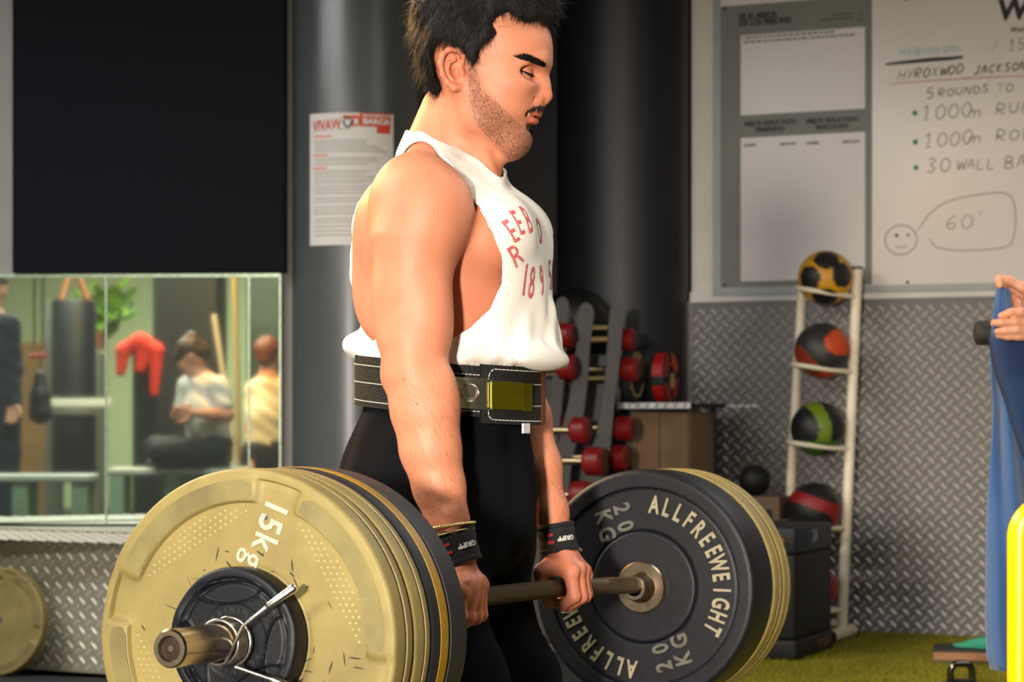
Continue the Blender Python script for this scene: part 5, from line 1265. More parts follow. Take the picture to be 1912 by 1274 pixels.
for (pxy, rp, kind, lab), ctr in zip(ball_specs, hs_):
    Yb = ctr.y; r = rp/FPX*Yb; n, m = 72, 44; ph = np.linspace(0, PI, m+1); th = np.arange(n)*2*PI/n
    D = np.stack([np.outer(np.sin(ph), np.cos(th)), np.outer(np.sin(ph), np.sin(th)), np.outer(np.cos(ph), np.ones(n))], -1).reshape(-1, 3)
    def spot(px, py):
        x, z = (px-pxy[0])/rp, -(py-pxy[1])/rp; return np.array((x, -math.sqrt(max(0, 1-x*x-z*z)), z))
    blk, dk = lin((.06, .06, .06)), lin((.17, .16, .15)); col = np.zeros((len(D), 3))
    if kind == 'yellow':
        sp_ = [spot(1538, 484), spot(1504, 522), spot(1569, 516), spot(1536, 560), np.array((-.6, .7, .4)), np.array((.55, .75, .35)), np.array((0, .6, -.8)), np.array((-.1, .8, .6))]
        e = np.max([D@s for s in sp_], 0); e[(D@sp_[0]) > .9] += .02; mk = e > .885; col[:] = lin((.84, .60, .05)); col[mk] = blk
    elif kind == 'orange':
        u_ = D[:, 0]*.9-D[:, 1]*.35; wv = u_ + .35*np.sin(3.2*D[:, 2]+.6); mk = (wv > .62)*(D[:, 2] > -.2-.4*D[:, 0]*0) | (wv < -.25)*(D[:, 2] < .15) | (D[:, 2] < -.72); col[:] = dk; col[mk] = lin((.78, .27, .06)); col[(wv < -.25) & (D[:, 2] < .15)] = lin((.55, .17, .05))
    elif kind == 'green':
        c_ = D[:, 0]-.05-.32*np.sin(1.5-1.9*D[:, 2])+.22; mk = np.abs(c_) < .23+.10*D[:, 2]**2; mk |= D[:, 2] < -.45; col[:] = blk; col[mk] = lin((.42, .52, .07)); col[(D[:, 2] < -.45)] = lin((.25, .42, .08)); col[(D[:, 2] < -.55) & (D[:, 0] > .1)] = blk
    elif kind == 'red':
        c_ = D[:, 2]+.35*D[:, 0]-.25; mk = (np.abs(c_) < .22); col[:] = blk; col[mk] = lin((.58, .06, .05)); mk2 = (D[:, 0] > .55) & (D[:, 2] < .1); col[mk2] = lin((.55, .06, .05))
    else: col[:] = lin((.62, .06, .17)); col[np.abs(D[:, 0]) < .06] = blk
    q = np.arange(n); F = np.concatenate([np.stack([i*n+q, (i+1)*n+q, (i+1)*n+(q+1) % n, i*n+(q+1) % n], 1) for i in range(m)])
    me = mesh_np('medicine_ball', D*r, F); set_col(me, col); o = link('medicine_ball', me, None, ballmat); c = at(pxy[0], pxy[1], Yb); o.location = c
    tag(o, lab, 'ball', 'medicine balls on the rack')
# ---- black foam box, wooden box
p0 = floor_at(1485, 1240); bx = empty('plyometric_box', 'black padded jump box with navy band standing on green turf', 'box', Matrix.Translation((p0.x, p0.y, .012)) @ Matrix.Rotation(math.radians(-24.2), 4, 'Z'))
hb = at(1485, 985, p0.y).z-.012; vinyl = M('black_vinyl_cover', (.03, .032, .035), .6, var=(20, .4), bump=(200, .2)); navy = M('navy_vinyl', (.065, .10, .165), .5, var=(20, .3), bump=(200, .15))
mb = MB(); mb.box((-.42, 0, .09), (0, .56, hb-.12), .012); mb.obj('body', vinyl, bx, 40)
mb = MB(); mb.box((-.424, -.004, hb-.12), (.004, .564, hb), .014); mb.obj('navy_band', navy, bx, 40); mb = MB(); mb.box((-.43, -.008, 0), (.008, .568, .09), .014); mb.obj('base', vinyl, bx, 40)
RX = Matrix.Translation((.0055, .28, hb-.05)) @ Matrix.Rotation(PI/2, 4, 'Z') @ Matrix.Rotation(PI/2, 4, 'X')
mb = MB(); add_text(mb, '24', .075, RX, bold=.04); mb.obj('size_marking', M('pale_blue_print', (.62, .70, .78), .6, var=(60, .3)), bx)
mb = MB(); add_text(mb, 'FITNESS', .055, Matrix.Translation((.0095, .40, .045)) @ Matrix.Rotation(PI/2, 4, 'Z') @ Matrix.Rotation(PI/2, 4, 'X'), bold=.035); mb.obj('lettering', M('tan_print', (.46, .34, .22), .6, var=(60, .3)), bx)
mb = MB(); mb.tube([(-.10+.05*math.cos(t), -.012, hb-.07+.035*math.sin(t)) for t in np.linspace(0, PI, 14)], .010, 10); mb.obj('carry_strap', M('tan_strap', (.55, .36, .17), .6, var=(60, .3)), bx, 50)
w0 = at(1455, 928, 10.75); wbx = empty('plyometric_box', 'wooden jump box with hand hole, behind the black padded box', 'box', Matrix.Translation((w0.x, w0.y, .012)) @ Matrix.Rotation(math.radians(-24.2), 4, 'Z'))
hw_ = w0.z-.012; mb = MB(); mb.box((-.28, 0, 0), (0, .30, hw_), .004); mb.obj('plywood_box', wood_m, wbx)
mb = MB(); A = np.linspace(0, 2*PI, 24, endpoint=False); mb.poly([(.018*math.cos(x)+(.0), .035*math.sin(x)+(.03 if math.sin(x) > 0 else -.03)) for x in A], 0, .002, Matrix.Translation((-.05, -.0005, hw_-.12)) @ Matrix.Rotation(PI/2, 4, 'X')); mb.obj('hand_hole', cap_black, wbx)
sbp = at(1410, 905, 10.85); mb = MB(); mb.sphere((0, 0, 0), .075, 36, 22); o = mb.obj('shadow_ball', M('shadow_ball_dark', (.035, .035, .035), .6, var=(30, .3), bump=(90, .4)), None, 60); o.location = (sbp.x, sbp.y, w0.z+.075); tag(o, 'black ball standing in for the shadow on the wooden jump box', 'ball')  # dark ball put in where only shadow lies above the wooden box

# ================================================================== RIGHT FOREGROUND
yellow_paint = M('yellow_powder_coat', (1., .80, .0), .32, var=(10, .08), spec=.5, coat=.3)
Yy = 4.2; y0 = at(1904, 1274, Yy); ty = at(1904, 948, Yy).z; r_ = .0235; bend = .055
yt = empty('dip_bar', 'bright yellow tubular dip bar with rounded corner at the right edge', 'bar', Matrix.Translation((y0.x, Yy, 0)))
path = [(0, 0, .03), (0, 0, ty-bend)] + [(bend-bend*math.cos(t), 0, ty-bend+bend*math.sin(t)) for t in np.linspace(.1, PI/2-.1, 8)] + [(bend, 0, ty), (.55-bend, 0, ty)] + [(.55-bend+bend*math.sin(t), 0, ty-bend+bend*math.cos(t)) for t in np.linspace(.1, PI/2-.1, 8)] + [(.55, 0, ty-bend), (.55, 0, .03)]
mb = MB(); mb.tube(path, r_, 28); mb.obj('tube', yellow_paint, yt, 60)
for x in (0, .55): mb = MB(); mb.tube([(x, -.28, .03), (x, .28, .03)], r_, 20); mb.obj('foot_tube', yellow_paint, yt, 50); mb = MB(); mb.tube([(x, -.29, .03), (x, -.27, .03)], r_+.006, 20); mb.tube([(x, .27, .03), (x, .29, .03)], r_+.006, 20); mb.obj('rubber_foot', cap_black, yt, 50)
# kettlebell, board and cloth on the turf
kb = at(1795, 1234, 8.0); kt = empty('kettlebell', 'black kettlebell with shiny handle standing on turf in front of the board', 'kettlebell', Matrix.Translation((kb.x, 8.0, .012)))
iron = M('cast_iron', (.05, .05, .05), .45, .3, var=(30, .4)); hz_ = kb.z-.012; mb = MB(); mb.lathe([(.001, 0), (.06, 0), (.075, .01), (.093, .055), (.09, .09), (.07, .125), (.03, .138), (.001, .14)], 40); mb.obj('bell', iron, kt, 50)
mb = MB(); w_ = .036; P = [(-w_*1.1, 0, .11), (-w_*1.05, 0, hz_-.04), (-w_*.85, 0, hz_-.018), (-w_*.45, 0, hz_-.011), (w_*.45, 0, hz_-.011), (w_*.85, 0, hz_-.018), (w_*1.05, 0, hz_-.04), (w_*1.1, 0, .11)]
mb.tube([Vector(p) for p in smooth_path(P, 5)], .0125, 16); mb.obj('handle', M('chrome_dark', (.35, .33, .30), .12, 1., var=(30, .3)), kt, 60)
b0 = floor_at(1742, 1244); bt = empty('wooden_board', 'low wooden platform board with black top lying on turf', 'board', Matrix.Translation((b0.x, b0.y, .012)) @ Matrix.Rotation(math.radians(-12), 4, 'Z'))
mb = MB(); mb.box((0, 0, 0), (.60, .26, .012)); mb.obj('rubber_base', cap_black, bt); mb = MB(); mb.box((0, 0, .012), (.60, .26, .048), .003); mb.obj('wood_layer', M('pine_board', (.60, .40, .22), .5, var=(20, .4, (.1, 1, 1))), bt); mb = MB(); mb.box((0, 0, .048), (.60, .26, .060), .003); mb.obj('rubber_top', cap_black, bt)
cs = SDF((.03, -.01, .055), (.58, .27, .16), .005); cs.chain([(.10, .10, .070), (.22, .10, .083), (.30, .14, .092), (.40, .10, .105), (.52, .12, .115)], [.012, .022, .030, .038, .036], .03); cs.ell((.3, .12, .064), (.22, .09, .012), k=.02); cs.poly([(-.5, .062), (1, .062), (1, -.5), (-.5, -.5)], -1, 1, k=.003)
V, F = cs.net(); V[:, 2] += .004*np.sin(V[:, 0]*60+V[:, 1]*40)*(V[:, 2] > .066); o = link('folded_cloth', mesh_np('folded_cloth', V, F), None, M('turquoise_cloth', (.22, .60, .48), .85, var=(20, .25), bump=(200, .2)), bt.matrix_world.copy()); tag(o, 'crumpled turquoise cloth lying on the wooden board', 'cloth')
# blue mat held up
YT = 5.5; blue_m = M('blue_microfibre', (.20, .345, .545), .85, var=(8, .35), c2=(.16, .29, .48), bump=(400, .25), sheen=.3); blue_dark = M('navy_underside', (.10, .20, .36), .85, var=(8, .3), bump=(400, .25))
edge = [(1861, 533), (1858, 560), (1852, 600), (1848, 680), (1853, 760), (1849, 860), (1844, 1000), (1842, 1150), (1845, 1225), (1852, 1246)]
ey = np.linspace(533, 1250, 60); ex = np.interp(ey, [e[1] for e in edge], [e[0] for e in edge]); nu = 36; V = []
for i, (x, y) in enumerate(zip(ex, ey)):
    for j in range(nu):
        u = j/(nu-1); t_ = (y-533)/717; wd_ = 22+120*min(1, t_*1.6); px_ = x + wd_*u; py_ = y + 14*u*(t_ > .95)*1 + 6*u; d = .020*math.sin(u*9+t_*3)*min(1, t_*3) + .010*math.sin(u*21-t_*5)
        p = at(px_, py_, YT+d+.03*u); V.append(p[:])
V = np.array(V); n = len(ey); F = np.array([(i*nu+j, i*nu+j+1, (i+1)*nu+j+1, (i+1)*nu+j) for i in range(n-1) for j in range(nu-1)])
tw = empty('towel', 'long blue towel held up by two hands in front of the tread plate wall', 'towel', Matrix.Translation(at(1880, 1250, YT))); inv = tw.matrix_world.inverted()
def solid(V, F, th, name, mat, parent, inv):
    me = mesh_np(name, V, F); me.transform(inv); bm = bmesh.new(); bm.from_mesh(me); bmesh.ops.recalc_face_normals(bm, faces=bm.faces); bmesh.ops.solidify(bm, geom=bm.faces[:], thickness=th); bmesh.ops.recalc_face_normals(bm, faces=bm.faces); bm.to_mesh(me); bm.free()
    for p in me.polygons: p.use_smooth = True
    return link(name, me, parent, mat)
solid(V, F, .006, 'sheet', blue_m, tw, inv)
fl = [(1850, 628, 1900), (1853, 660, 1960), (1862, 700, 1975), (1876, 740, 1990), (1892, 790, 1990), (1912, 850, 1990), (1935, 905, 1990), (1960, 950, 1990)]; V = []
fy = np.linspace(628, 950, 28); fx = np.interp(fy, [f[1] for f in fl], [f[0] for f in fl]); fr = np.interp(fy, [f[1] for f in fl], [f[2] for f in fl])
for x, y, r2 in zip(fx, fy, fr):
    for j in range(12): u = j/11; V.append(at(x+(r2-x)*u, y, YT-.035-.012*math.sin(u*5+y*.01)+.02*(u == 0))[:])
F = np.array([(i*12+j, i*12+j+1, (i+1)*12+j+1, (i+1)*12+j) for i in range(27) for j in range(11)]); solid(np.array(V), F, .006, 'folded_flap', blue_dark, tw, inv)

fr = at(1832, 622, 5.64); mb = MB(); mb.lathe([(.001, -.016), (.022, -.016), (.029, -.010), (.031, 0), (.031, .20), (.026, .21), (.001, .21)], 36, 0); mb_o = mb.obj('foam_roller', M('dark_grey_foam', (.11, .11, .10), .7, var=(30, .4), bump=(120, .2)), None, 40); mb_o.location = fr; tag(mb_o, 'small dark grey roller poking out behind the blue towel, under the hands', 'roller')

# ================================================================== PEOPLE (towel holder and those seen in the mirror)
def skin_of(rgb, name): return M(name, rgb, .55, var=(30, .2), bump=(200, .06), sss=.04)
def hand_on(s, W, d, n, sd, curl=.5, sc=1., spread=1.):
    """five fingers: W wrist, d wrist->fingers, n the way the palm faces, sd towards the thumb"""
    W, d, n, sd = (np.array(q, float) for q in (W, d, n, sd)); d /= np.linalg.norm(d); n = n-d*(n@d); n /= np.linalg.norm(n); sd = sd-d*(sd@d)-n*(sd@n); sd /= np.linalg.norm(sd)
    for i, (o, L) in enumerate(((.030, .94), (.010, 1.05), (-.010, .98), (-.029, .80))):
        p = W + d*.085*sc + sd*o*sc*spread; s.cone(W+sd*o*.5*sc+d*.01*sc, p, .0145*sc, .0115*sc, .010)
        a = 0
        for k, ln in enumerate((.042, .027, .021)):
            a += curl*(.75, .9, .6)[k]; q = p + (d*math.cos(a)+n*math.sin(a))*ln*L*sc; s.cone(p, q, (.0095, .0088, .0078)[k]*sc, (.0088, .0078, .0066)[k]*sc, .004); p = q
    t0 = W+d*.02*sc+sd*.018*sc; t1 = W+d*.055*sc+sd*.048*sc+n*.012*sc; t2 = t1+(d*.85+sd*.3+n*.3)*.032*sc; t3 = t2+(d+n*.3)*.026*sc; s.chain([t0, t1, t2, t3], [.016*sc, .0125*sc, .0105*sc, .0085*sc], .008)
def person(label, J, shirt_mat, trouser_mat, hair_mat, skin_mat, scale=1., sleeves=.55, bun=False, long_sleeve=False, hands=None, seated=False, shoe_mat=None):
    """J: world joints head, neck, shL, shR, elL, elR, wrL, wrR, hip, hipL, hipR, knL, knR, anL, anR, toL, toR, face (direction)"""
    J = {k: np.array(v, float) for k, v in J.items()}; allp = np.array([v for k, v in J.items() if k != 'face']); lo, hi = allp.min(0)-.2, allp.max(0)+.2
    base = Vector((J['hip'][0], J['hip'][1], 0)); t = empty('person', label, 'person', Matrix.Translation(base)); inv = Matrix.Translation(-base)
    s = SDF(lo, hi, .0075); fc = J['face']/np.linalg.norm(J['face']); up = np.array((0, 0, 1.)); side = np.cross(fc, up); side /= np.linalg.norm(side); hd = J['head']; up2 = np.cross(side, fc)
    s.cone(hd+up2*.03-fc*.015, hd+up2*.02+fc*.02, .085, .08, .02); s.cone(hd-up2*.03+fc*.045, hd-up2*.075+fc*.055, .055, .033, .03); s.cone(hd-up2*.02+fc*.088, hd+up2*.015+fc*.085, .016, .01, .01); s.cone(hd-fc*.01-up2*.05, J['neck'], .055, .055, .02)
    for k in (-1, 1): s.cone(hd+side*k*.078-up2*.02, hd+side*k*.08+up2*.015, .010, .013, .01); s.ell(hd+side*k*.032+up2*.012+fc*.088, (.012, .012, .008), k=.008, mode='s')
    s.chain([J['neck'], (J['neck']+J['hip'])/2, J['hip']], [.06, .115, .12], .05)
    for q in 'LR':
        s.chain([J['neck'], J['sh'+q]], [.05, .055], .04); s.chain([J['sh'+q], (J['sh'+q]+J['el'+q])/2, J['el'+q], J['el'+q]*.6+J['wr'+q]*.4, J['wr'+q]], [.055, .047, .04, .038, .026], .02)
        s.chain([J['hip'+q], J['kn'+q], J['an'+q]], [.08, .055, .04], .03)
    fine = SDF(np.minimum(J['wrL'], J['wrR'])-.2, np.maximum(J['wrL'], J['wrR'])+.2, .003) if hands and np.linalg.norm(J['wrL']-J['wrR']) < .3 else None
    parts = []
    V, F = s.net(); V = grad_project(s, V); parts.append((V, F))
    for q in 'LR':
        if hands and q in hands: f_ = hands[q]
        else:
            d = J['wr'+q]-J['el'+q]; f_ = lambda sd, d=d, q=q: hand_on(sd, J['wr'+q], d, side*(1 if q == 'L' else -1)*1.0+fc*.2, fc, .45)
        h = SDF(J['wr'+q]-.21, J['wr'+q]+.21, .0032); d = J['wr'+q]-J['el'+q]; d /= np.linalg.norm(d); h.cone(J['wr'+q]-d*.05, J['wr'+q]+d*.01, .027, .025, .01); f_(h); v, f = h.net(); parts.append((grad_project(h, v), f))
    VV, FF, o_ = [], [], 0
    for v, f in parts: VV.append(v); FF.append(f+o_); o_ += len(v)
    me = mesh_np('body', np.vstack(VV), np.vstack(FF)); me.transform(inv); link('body', me, t, skin_mat)
    c = SDF(lo, hi, .0075); c.chain([J['neck']*.9+J['hip']*.1, (J['neck']+J['hip'])/2, J['hip']], [.10, .14, .145], .05)
    for q in 'LR':
        c.chain([J['neck']*.9+J['hip']*.1, J['sh'+q]], [.06, .066], .05); e = J['wr'+q] if long_sleeve else J['sh'+q]+(J['el'+q]-J['sh'+q])*sleeves
        c.chain([J['sh'+q], J['el'+q], e] if long_sleeve else [J['sh'+q], e], [.068, .054, .040] if long_sleeve else [.068, .062], .03)
    v, f = c.net(); v = grad_project(c, v); v += .003*np.sin(v[:, 2:3]*60+v[:, :1]*40); me = mesh_np('shirt', v, f); me.transform(inv); link('shirt', me, t, shirt_mat)
    p = SDF(lo, hi, .0075); p.chain([J['hip']+.02*up, J['hip']-.05*up], [.150, .145], .04)
    for q in 'LR': p.chain([J['hip'+q], (J['hip'+q]+J['kn'+q])/2, J['kn'+q], J['an'+q]], [.105, .09, .075, .06], .03)
    v, f = p.net(); v = grad_project(p, v); me = mesh_np('trousers', v, f); me.transform(inv); link('trousers', me, t, trouser_mat)
    r = SDF(lo, hi, .006); r.cone(hd+up2*.045-fc*.03, hd+up2*.05+fc*.02, .09, .082, .02); r.cone(hd-up2*.02-fc*.055, hd+up2*.03-fc*.05, .06, .075, .02)
    r.ell(hd-up2*.05+fc*.085, (.075, .075, .085), k=.012, mode='s')
    if bun: r.ell(hd+up2*.11-fc*.07, (.045, .045, .04), k=.012)
    v, f = r.net(); v = grad_project(r, v); v += .003*np.sin(v[:, 2:3]*170+v[:, :1]*120)*np.sin(v[:, 1:2]*150); me = mesh_np('hair', v, f); me.transform(inv); link('hair', me, t, hair_mat)
    for q in 'LR':
        z = SDF(np.minimum(J['an'+q], J['to'+q])-.12, np.maximum(J['an'+q], J['to'+q])+.12, .006); z.chain([J['an'+q]-.0*up, J['an'+q]*.7+J['to'+q]*.3, J['to'+q]], [.05, .045, .036], .03); v, f = z.net(); me = mesh_np('shoe', grad_project(z, v), f); me.transform(inv); link('shoe', me, t, shoe_mat or dark_plastic)
    return t
sk1 = skin_of((.80, .56, .44), 'fair_skin'); brown_hair = M('brown_hair', (.24, .16, .10), .5, var=(60, .5)); ginger_hair = M('ginger_hair', (.40, .20, .11), .5, var=(60, .5)); cream_top = M('cream_cotton', (.84, .79, .66), .85, var=(9, .2)); white_top = M('white_tee_cotton', (.88, .86, .82), .85, var=(9, .2)); navy_cloth = M('navy_cloth', (.10, .12, .17), .85, var=(14, .4)); grey_tee = M('grey_cloth', (.25, .25, .27), .85, var=(14, .4)); blackish = M('black_leggings', (.045, .048, .055), .8, var=(14, .4))
# the towel holder stands out of frame, only the hands reach in
YH = 5.42; A_ = lambda px, py, dy=0: np.array(at(px, py, YH+dy))
def handA(s):                                    # upper hand pinching the corner, from behind
    s.cone(A_(2000, 572, .10), A_(1955, 570, .09), .026, .030, .02); s.cone(A_(1952, 580, .09), A_(1925, 566, .085), .030, .022, .015)
    s.chain([A_(1935, 552, .075), A_(1908, 536, .07), A_(1884, 524, .07), A_(1866, 521, .065)], [.016, .0125, .0115, .0105], .008); s.cone(A_(1866, 521, .065), A_(1867, 533, .062), .0105, .0085, .004)
    s.chain([A_(1930, 560, .10), A_(1900, 545, .115), A_(1880, 535, .105), A_(1874, 534, .09)], [.014, .0115, .010, .009], .006)
    s.chain([A_(1932, 572, .10), A_(1908, 566, .125), A_(1890, 560, .125), A_(1882, 558, .11)], [.0135, .011, .010, .0085], .006)
    s.chain([A_(1936, 584, .10), A_(1914, 584, .125), A_(1898, 580, .125), A_(1890, 578, .115)], [.0125, .0105, .0095, .008], .006)
    s.chain([A_(1942, 594, .10), A_(1922, 598, .12), A_(1908, 596, .12), A_(1900, 594, .11)], [.0115, .0095, .0085, .0075], .006)
def handB(s):                                    # lower hand, fingers flat over the front of the towel
    s.cone(A_(2010, 628, -.02), A_(1962, 617, -.02), .026, .028, .02)
    for a, b in (((1962, 600), (1930, 588)), ((1962, 610), (1925, 604)), ((1962, 622), (1926, 619)), ((1962, 632), (1930, 630))): s.cone(A_(*a, -.02), A_(*b, -.035), .018, .0125, .014)
    s.chain([A_(1930, 587, -.04), A_(1905, 583, -.05), A_(1887, 584, -.05), A_(1870, 590, -.04)], [.0125, .0108, .0098, .0085], .005)
    s.chain([A_(1925, 604, -.045), A_(1895, 602, -.055), A_(1870, 603, -.055), A_(1848, 603, -.045)], [.0115, .0102, .0092, .0082], .005)
    s.chain([A_(1926, 619, -.045), A_(1898, 617, -.055), A_(1877, 618, -.053), A_(1862, 619, -.045)], [.0108, .0098, .0088, .0075], .005)
    s.chain([A_(1930, 630, -.04), A_(1902, 629, -.05), A_(1882, 629, -.048), A_(1864, 627, -.04)], [.0105, .0090, .0082, .007], .005)
    s.chain([A_(1958, 604, .01), A_(1935, 590, .04), A_(1910, 592, .055), A_(1895, 596, .05)], [.016, .0125, .011, .009], .008)
P_ = lambda x, y, z: np.array((x, y, z))
hx, hy = 1.86, 5.55
person('person in grey top whose two hands hold up the blue towel', dict(head=P_(hx, hy-.02, 1.62), neck=P_(hx+.01, hy, 1.45), shL=P_(hx, hy-.19, 1.40), shR=P_(hx, hy+.19, 1.40), elL=P_(hx-.10, hy-.26, 1.16), elR=P_(hx-.10, hy+.24, 1.20), wrL=A_(2010, 628, -.02), wrR=A_(2000, 572, .10), hip=P_(hx+.02, hy, .95), hipL=P_(hx+.02, hy-.10, .92), hipR=P_(hx+.02, hy+.10, .92), knL=P_(hx, hy-.11, .50), knR=P_(hx, hy+.11, .50), anL=P_(hx+.02, hy-.11, .09), anR=P_(hx+.02, hy+.11, .09), toL=P_(hx-.13, hy-.12, .05), toR=P_(hx-.13, hy+.12, .05), face=P_(-1, 0, -.2)), grey_tee, navy_cloth, brown_hair, sk1, hands={'L': handB, 'R': handA})
def Jv(d): return {k: (np.array(vt(*v)) if k != 'face' else np.array(v)) for k, v in d.items()}
Y1 = 14.6
pb = person('woman in white t-shirt seated on a bench looking at a phone, seen in the mirror', Jv(dict(head=(357, 668, Y1), neck=(378, 708, Y1), shL=(352, 722, Y1+.12), shR=(408, 722, Y1-.10), elL=(338, 780, Y1+.14), elR=(425, 776, Y1-.15), wrL=(338, 772, Y1-.06), wrR=(362, 772, Y1-.24), hip=(392, 838, Y1), hipL=(380, 842, Y1+.10), hipR=(398, 845, Y1-.10), knL=(292, 836, Y1+.15), knR=(300, 846, Y1-.28), anL=(330, 862, Y1-.10), anR=(308, 864, Y1-.02), toL=(290, 862, Y1-.16), toR=(282, 868, Y1-.04), face=(.80, -.1, -.55))), white_top, blackish, brown_hair, sk1, sleeves=.6, bun=True)
ph_ = vt(346, 770, Y1-.16); mb = MB(); mb.box((-.037, -.005, -.072), (.037, .005, .072), .004); o = mb.obj('phone', dark_plastic, None, None, Matrix.Translation(ph_) @ Matrix.Rotation(.9, 4, 'X')); tag(o, 'dark phone in the hands of the seated woman', 'phone')
Y2 = 15.6
def standing(px, Yv, label, shirt, trous, hair, face, hy=668, w=24, **k):
    k_ = FPX/Yv; z = lambda zz: HY-(zz-HC)*k_
    h0 = 1.1+(HY-hy)/FPX*Yv
    return person(label, Jv(dict(head=(px, hy, Yv), neck=(px, hy+.17*k_, Yv), shL=(px-w, hy+.24*k_, Yv+.02), shR=(px+w, hy+.24*k_, Yv), elL=(px-w-.03*k_, hy+.5*k_, Yv), elR=(px+w+.03*k_, hy+.5*k_, Yv), wrL=(px-w-.02*k_, hy+.72*k_, Yv-.08), wrR=(px+w+.02*k_, hy+.72*k_, Yv-.08), hip=(px, hy+.66*k_, Yv), hipL=(px-.09*k_, hy+.68*k_, Yv), hipR=(px+.09*k_, hy+.68*k_, Yv), knL=(px-.1*k_, z(.48), Yv), knR=(px+.1*k_, z(.48), Yv), anL=(px-.1*k_, z(.09), Yv), anR=(px+.1*k_, z(.09), Yv), toL=(px-.1*k_, z(.05), Yv-.14), toR=(px+.1*k_, z(.05), Yv-.14), face=face)), shirt, trous, hair, sk1, **k)
standing(501, Y2, 'person with ginger hair and cream top seen from behind in the narrow mirror panel', cream_top, blackish, ginger_hair, (.2, -1, -.1), 664, 24)
standing(-16, 14.4, 'person in dark blue clothes at the left end of the mirror', navy_cloth, navy_cloth, brown_hair, (1, .2, -.1), 540, 34, long_sleeve=True)
# ================================================================== GYM THINGS SEEN IN THE MIRROR
pale_green = M('pale_green_paint', (.60, .68, .56), .5, var=(10, .3)); bag_m = M('black_bag_leather', (.055, .06, .07), .5, var=(10, .5), c2=(.13, .14, .16)); grey_post = M('grey_post_paint', (.42, .42, .38), .6, var=(10, .4)); pine = M('pine_plank', (.66, .60, .40), .5, var=(10, .35, (1, 1, .1))); white_plank = M('white_plank', (.80, .80, .74), .5, var=(10, .2))
def bench(label, pxa, pxb, py, Yv, legs):
    a, b = vt(pxa, py, Yv), vt(pxb, py, Yv); m = (a+b)/2; L = (b-a).length; t = empty('bench', label, 'bench', Matrix.Translation((m.x, m.y, 0)) @ Matrix.Rotation(math.atan2((b-a).y, (b-a).x), 4, 'Z'))
    mb = MB(); mb.box((-L/2, -.17, a.z-.04), (L/2, .17, a.z), .01); mb.obj('seat', white_plank, t)
    for s_ in (-1, -.1, 1):
        for y in (-.13, .13): mb = MB(); mb.box((s_*(L/2-.06)-.045, y-.03, 0), (s_*(L/2-.06)+.045, y+.03, a.z-.04)); mb.obj('leg', pale_green, t)
    return t
bench('pale green bench with white top at the left end of the mirror', -60, 176, 886, 13.3, 3); bench('pale green bench the woman sits on, seen in the mirror', 208, 470, 874, Y1, 3)
def vbox(name, label, cat, pxa, pxb, pya, pyb, Yv, dep, mat, tilt=0):
    a, b = vt(pxa, pya, Yv), vt(pxb, pyb, Yv); m = (a+b)/2; L = abs((b-a).x); hh_ = abs(a.z-b.z); mb = MB(); mb.box((-L/2, -dep/2, -hh_/2), (L/2, dep/2, hh_/2), .006)
    o = mb.obj(name, mat, None, None, Matrix.Translation(m) @ Matrix.Rotation(tilt, 4, 'Y')); return tag(o, label, cat)
def fl_y(Yv): return HY+HC*FPX/Yv
o = vbox('post', 'grey square post beside the black punching bag in the mirror', 'post', 88, 116, 563, fl_y(17.2), 17.2, .12, grey_post)
mb = MB(); c = vt(138, 700, 16.8); bag = empty('punching_bag', 'long black punching bag hanging in the mirror view', 'punching bag', Matrix.Translation((c.x, c.y, 0)))
zt0, zb_0 = vt(138, 560, 16.8).z, vt(138, 900, 16.8).z; rb2 = .165
mb.lathe([(.001, zb_0), (rb2*.9, zb_0), (rb2, zb_0+.03), (rb2, zt0-.03), (rb2*.92, zt0), (.001, zt0)], 40); mb.obj('bag', bag_m, bag, 40)
mb = MB(); mb.lathe([(rb2+.003, zb_0+.5), (rb2+.004, zb_0+.51), (rb2+.004, zb_0+.55), (rb2+.003, zb_0+.56)], 40); mb.obj('strap_band', grey_post, bag, 40)
for k in range(4): a = k*PI/2+.4; mb = MB(); mb.tube([(rb2*.9*math.cos(a), rb2*.9*math.sin(a), zt0-.02), (0, 0, zt0+.28)], .012, 8); mb.obj('hanging_strap', M('orange_strap', (.62, .36, .18), .6, var=(30, .3)), bag, 50)
mb = MB(); mb.tube([(0, 0, zt0+.28), (0, 0, 3.6)], .012, 8); mb.obj('chain', steel_edge, bag, 50)
s0 = vt(72, 640, 15.6); sus = empty('suspension_trainer', 'black suspension straps with red grips hanging in the mirror view', 'straps', Matrix.Translation((s0.x, s0.y, 0)))
for dx_ in (-.03, .03):
    mb = MB(); mb.box((dx_-.008, -.002, s0.z), (dx_+.008, .002, 3.6)); mb.obj('strap', dark_plastic, sus)
    mb = MB(); mb.tube([(dx_-.03, 0, s0.z-.09), (dx_+.03, 0, s0.z-.09)], .016, 12); mb.obj('red_grip', red_rub, sus, 50); mb = MB(); mb.tube([(dx_, 0, s0.z), (dx_-.03, 0, s0.z-.09)], .004, 6); mb.tube([(dx_, 0, s0.z), (dx_+.03, 0, s0.z-.09)], .004, 6); mb.obj('handle_loop', dark_plastic, sus, 50)
for z0_ in ():
    pass
bg = vt(75, 745, 15.2); bs_ = SDF((-.09, -.09, -.2), (.09, .09, .2), .006); bs_.chain([(0, 0, .16), (0, 0, .02), (0, 0, -.09)], [.035, .065, .08], .03); V, F = bs_.net(); bagh = empty('hanging_bag', 'small black bag hanging below the suspension straps', 'bag', Matrix.Translation(bg)); link('pouch', mesh_np('pouch', V, F), bagh, bag_m)
mb = MB(); mb.tube([(0, 0, .18), (0, 0, s0.z-.10-bg.z)], .006, 8); mb.obj('cord', dark_plastic, bagh)
vbox('rail', 'horizontal pale wooden rail behind the punching bag', 'rail', 96, 208, 745, 760, 16.5, .05, white_plank)
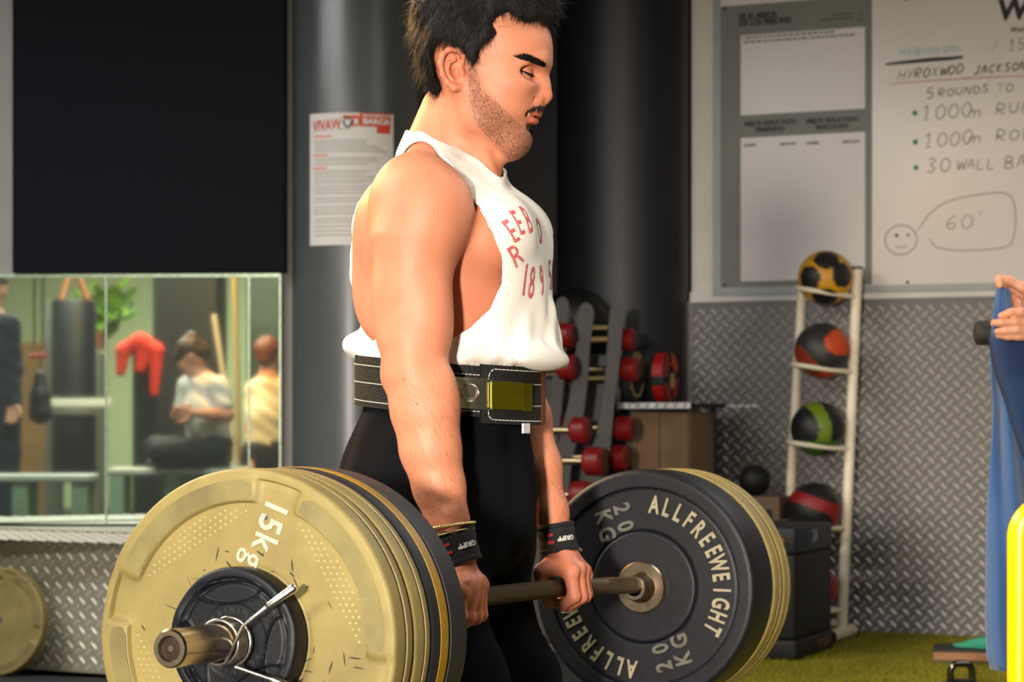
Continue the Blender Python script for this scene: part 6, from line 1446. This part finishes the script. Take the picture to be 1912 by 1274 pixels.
vbox('wood_partition', 'tan wooden partition in the depth of the mirror', 'partition', 25, 100, 640, fl_y(19.5), 19.5, .08, M('tan_plywood', (.66, .50, .30), .6, var=(6, .3)))
vbox('cabinet_block', 'tall black cabinet behind the seated woman in the mirror', 'cabinet', 296, 415, 470, fl_y(16.6), 16.6, .4, M('black_cabinet_paint', (.06, .07, .07), .5, var=(6, .4)))
vbox('dark_locker', 'dark green locker block at the right end of the mirror', 'locker', 470, 540, 470, fl_y(17.5), 17.5, .4, M('green_locker_paint', (.22, .30, .26), .5, var=(6, .3)))
def plank(label, p0, p1, Yv, w_, mat):
    a, b = vt(*p0, Yv), vt(*p1, Yv); mb = MB(); L = (b-a).length; mb.box((-w_/2, -.015, 0), (w_/2, .015, L), .003); d = (b-a).normalized(); q = d.to_track_quat('Z', 'Y').to_matrix().to_4x4(); q.translation = a; o = mb.obj('plank', mat, None, None, q); tag(o, label, 'plank')
plank('tall pale yellow plank leaning behind the seated woman', (436, 470), (452, 1010), 15.9, .085, pine); plank('shorter white plank leaning beside the yellow plank', (400, 588), (462, 1000), 15.7, .075, white_plank)
oc = vt(262, 680, 15.5); cs = SDF((-.18, -.1, -.25), (.18, .1, .22), .006); cs.chain([(-.11, 0, .10), (0, 0, .15), (.11, 0, .10)], [.05, .06, .05], .03); cs.chain([(-.12, 0, .08), (-.13, .02, -.05)], [.05, .035], .03); cs.chain([(.11, 0, .08), (.10, .02, -.20)], [.05, .03], .03); cs.chain([(.02, 0, .1), (.0, .02, -.03)], [.05, .04], .03); V, F = cs.net()
o = link('draped_jacket', mesh_np('draped_jacket', V, F), None, M('orange_red_fabric', (.82, .20, .10), .8, var=(12, .3)), Matrix.Translation(oc)); tag(o, 'orange red jacket draped over a black stand in the mirror', 'jacket')
vbox('coat_stand', 'black stand carrying the orange jacket', 'stand', 250, 290, 650, fl_y(15.7), 15.7, .10, dark_plastic)
# plant on a ledge in the mirror
pt = vt(180, 600, 17.6); plant = empty('potted_plant', 'bright green leafy plant high in the mirror view', 'plant', Matrix.Translation(pt)); leaf_m = M('leaf_green', (.36, .55, .12), .5, var=(20, .5), c2=(.62, .70, .18))
lm = MB(); lm.add([(0, 0, 0), (.045, 0, .05), (.05, .015, .13), (0, .03, .22), (-.05, .015, .13), (-.045, 0, .05), (0, -.01, .11)], None, [(0, 1, 6), (1, 2, 6), (2, 3, 6), (3, 4, 6), (4, 5, 6), (5, 0, 6)]); leaf = lm.mesh('leaf', 80)
for k in range(60):
    o = link('leaf', leaf, plant, leaf_m if k == 0 else None); o.matrix_local = Matrix.Translation((RNG.normal(0, .12), RNG.normal(0, .06), RNG.normal(.02, .08))) @ Euler((RNG.uniform(-1.3, 1.3), RNG.uniform(-1.5, 1.5), RNG.uniform(0, 6))).to_matrix().to_4x4()
mb = MB(); mb.lathe([(.07, -.22), (.09, -.08), (.085, -.08), (.001, -.09)], 24); mb.obj('pot', M('terracotta', (.5, .3, .2), .7, var=(20, .3)), plant, 40)
vbox('plant_pedestal', 'dark pedestal under the green plant', 'pedestal', 168, 192, 660, fl_y(17.6), 17.6, .2, grey_post)
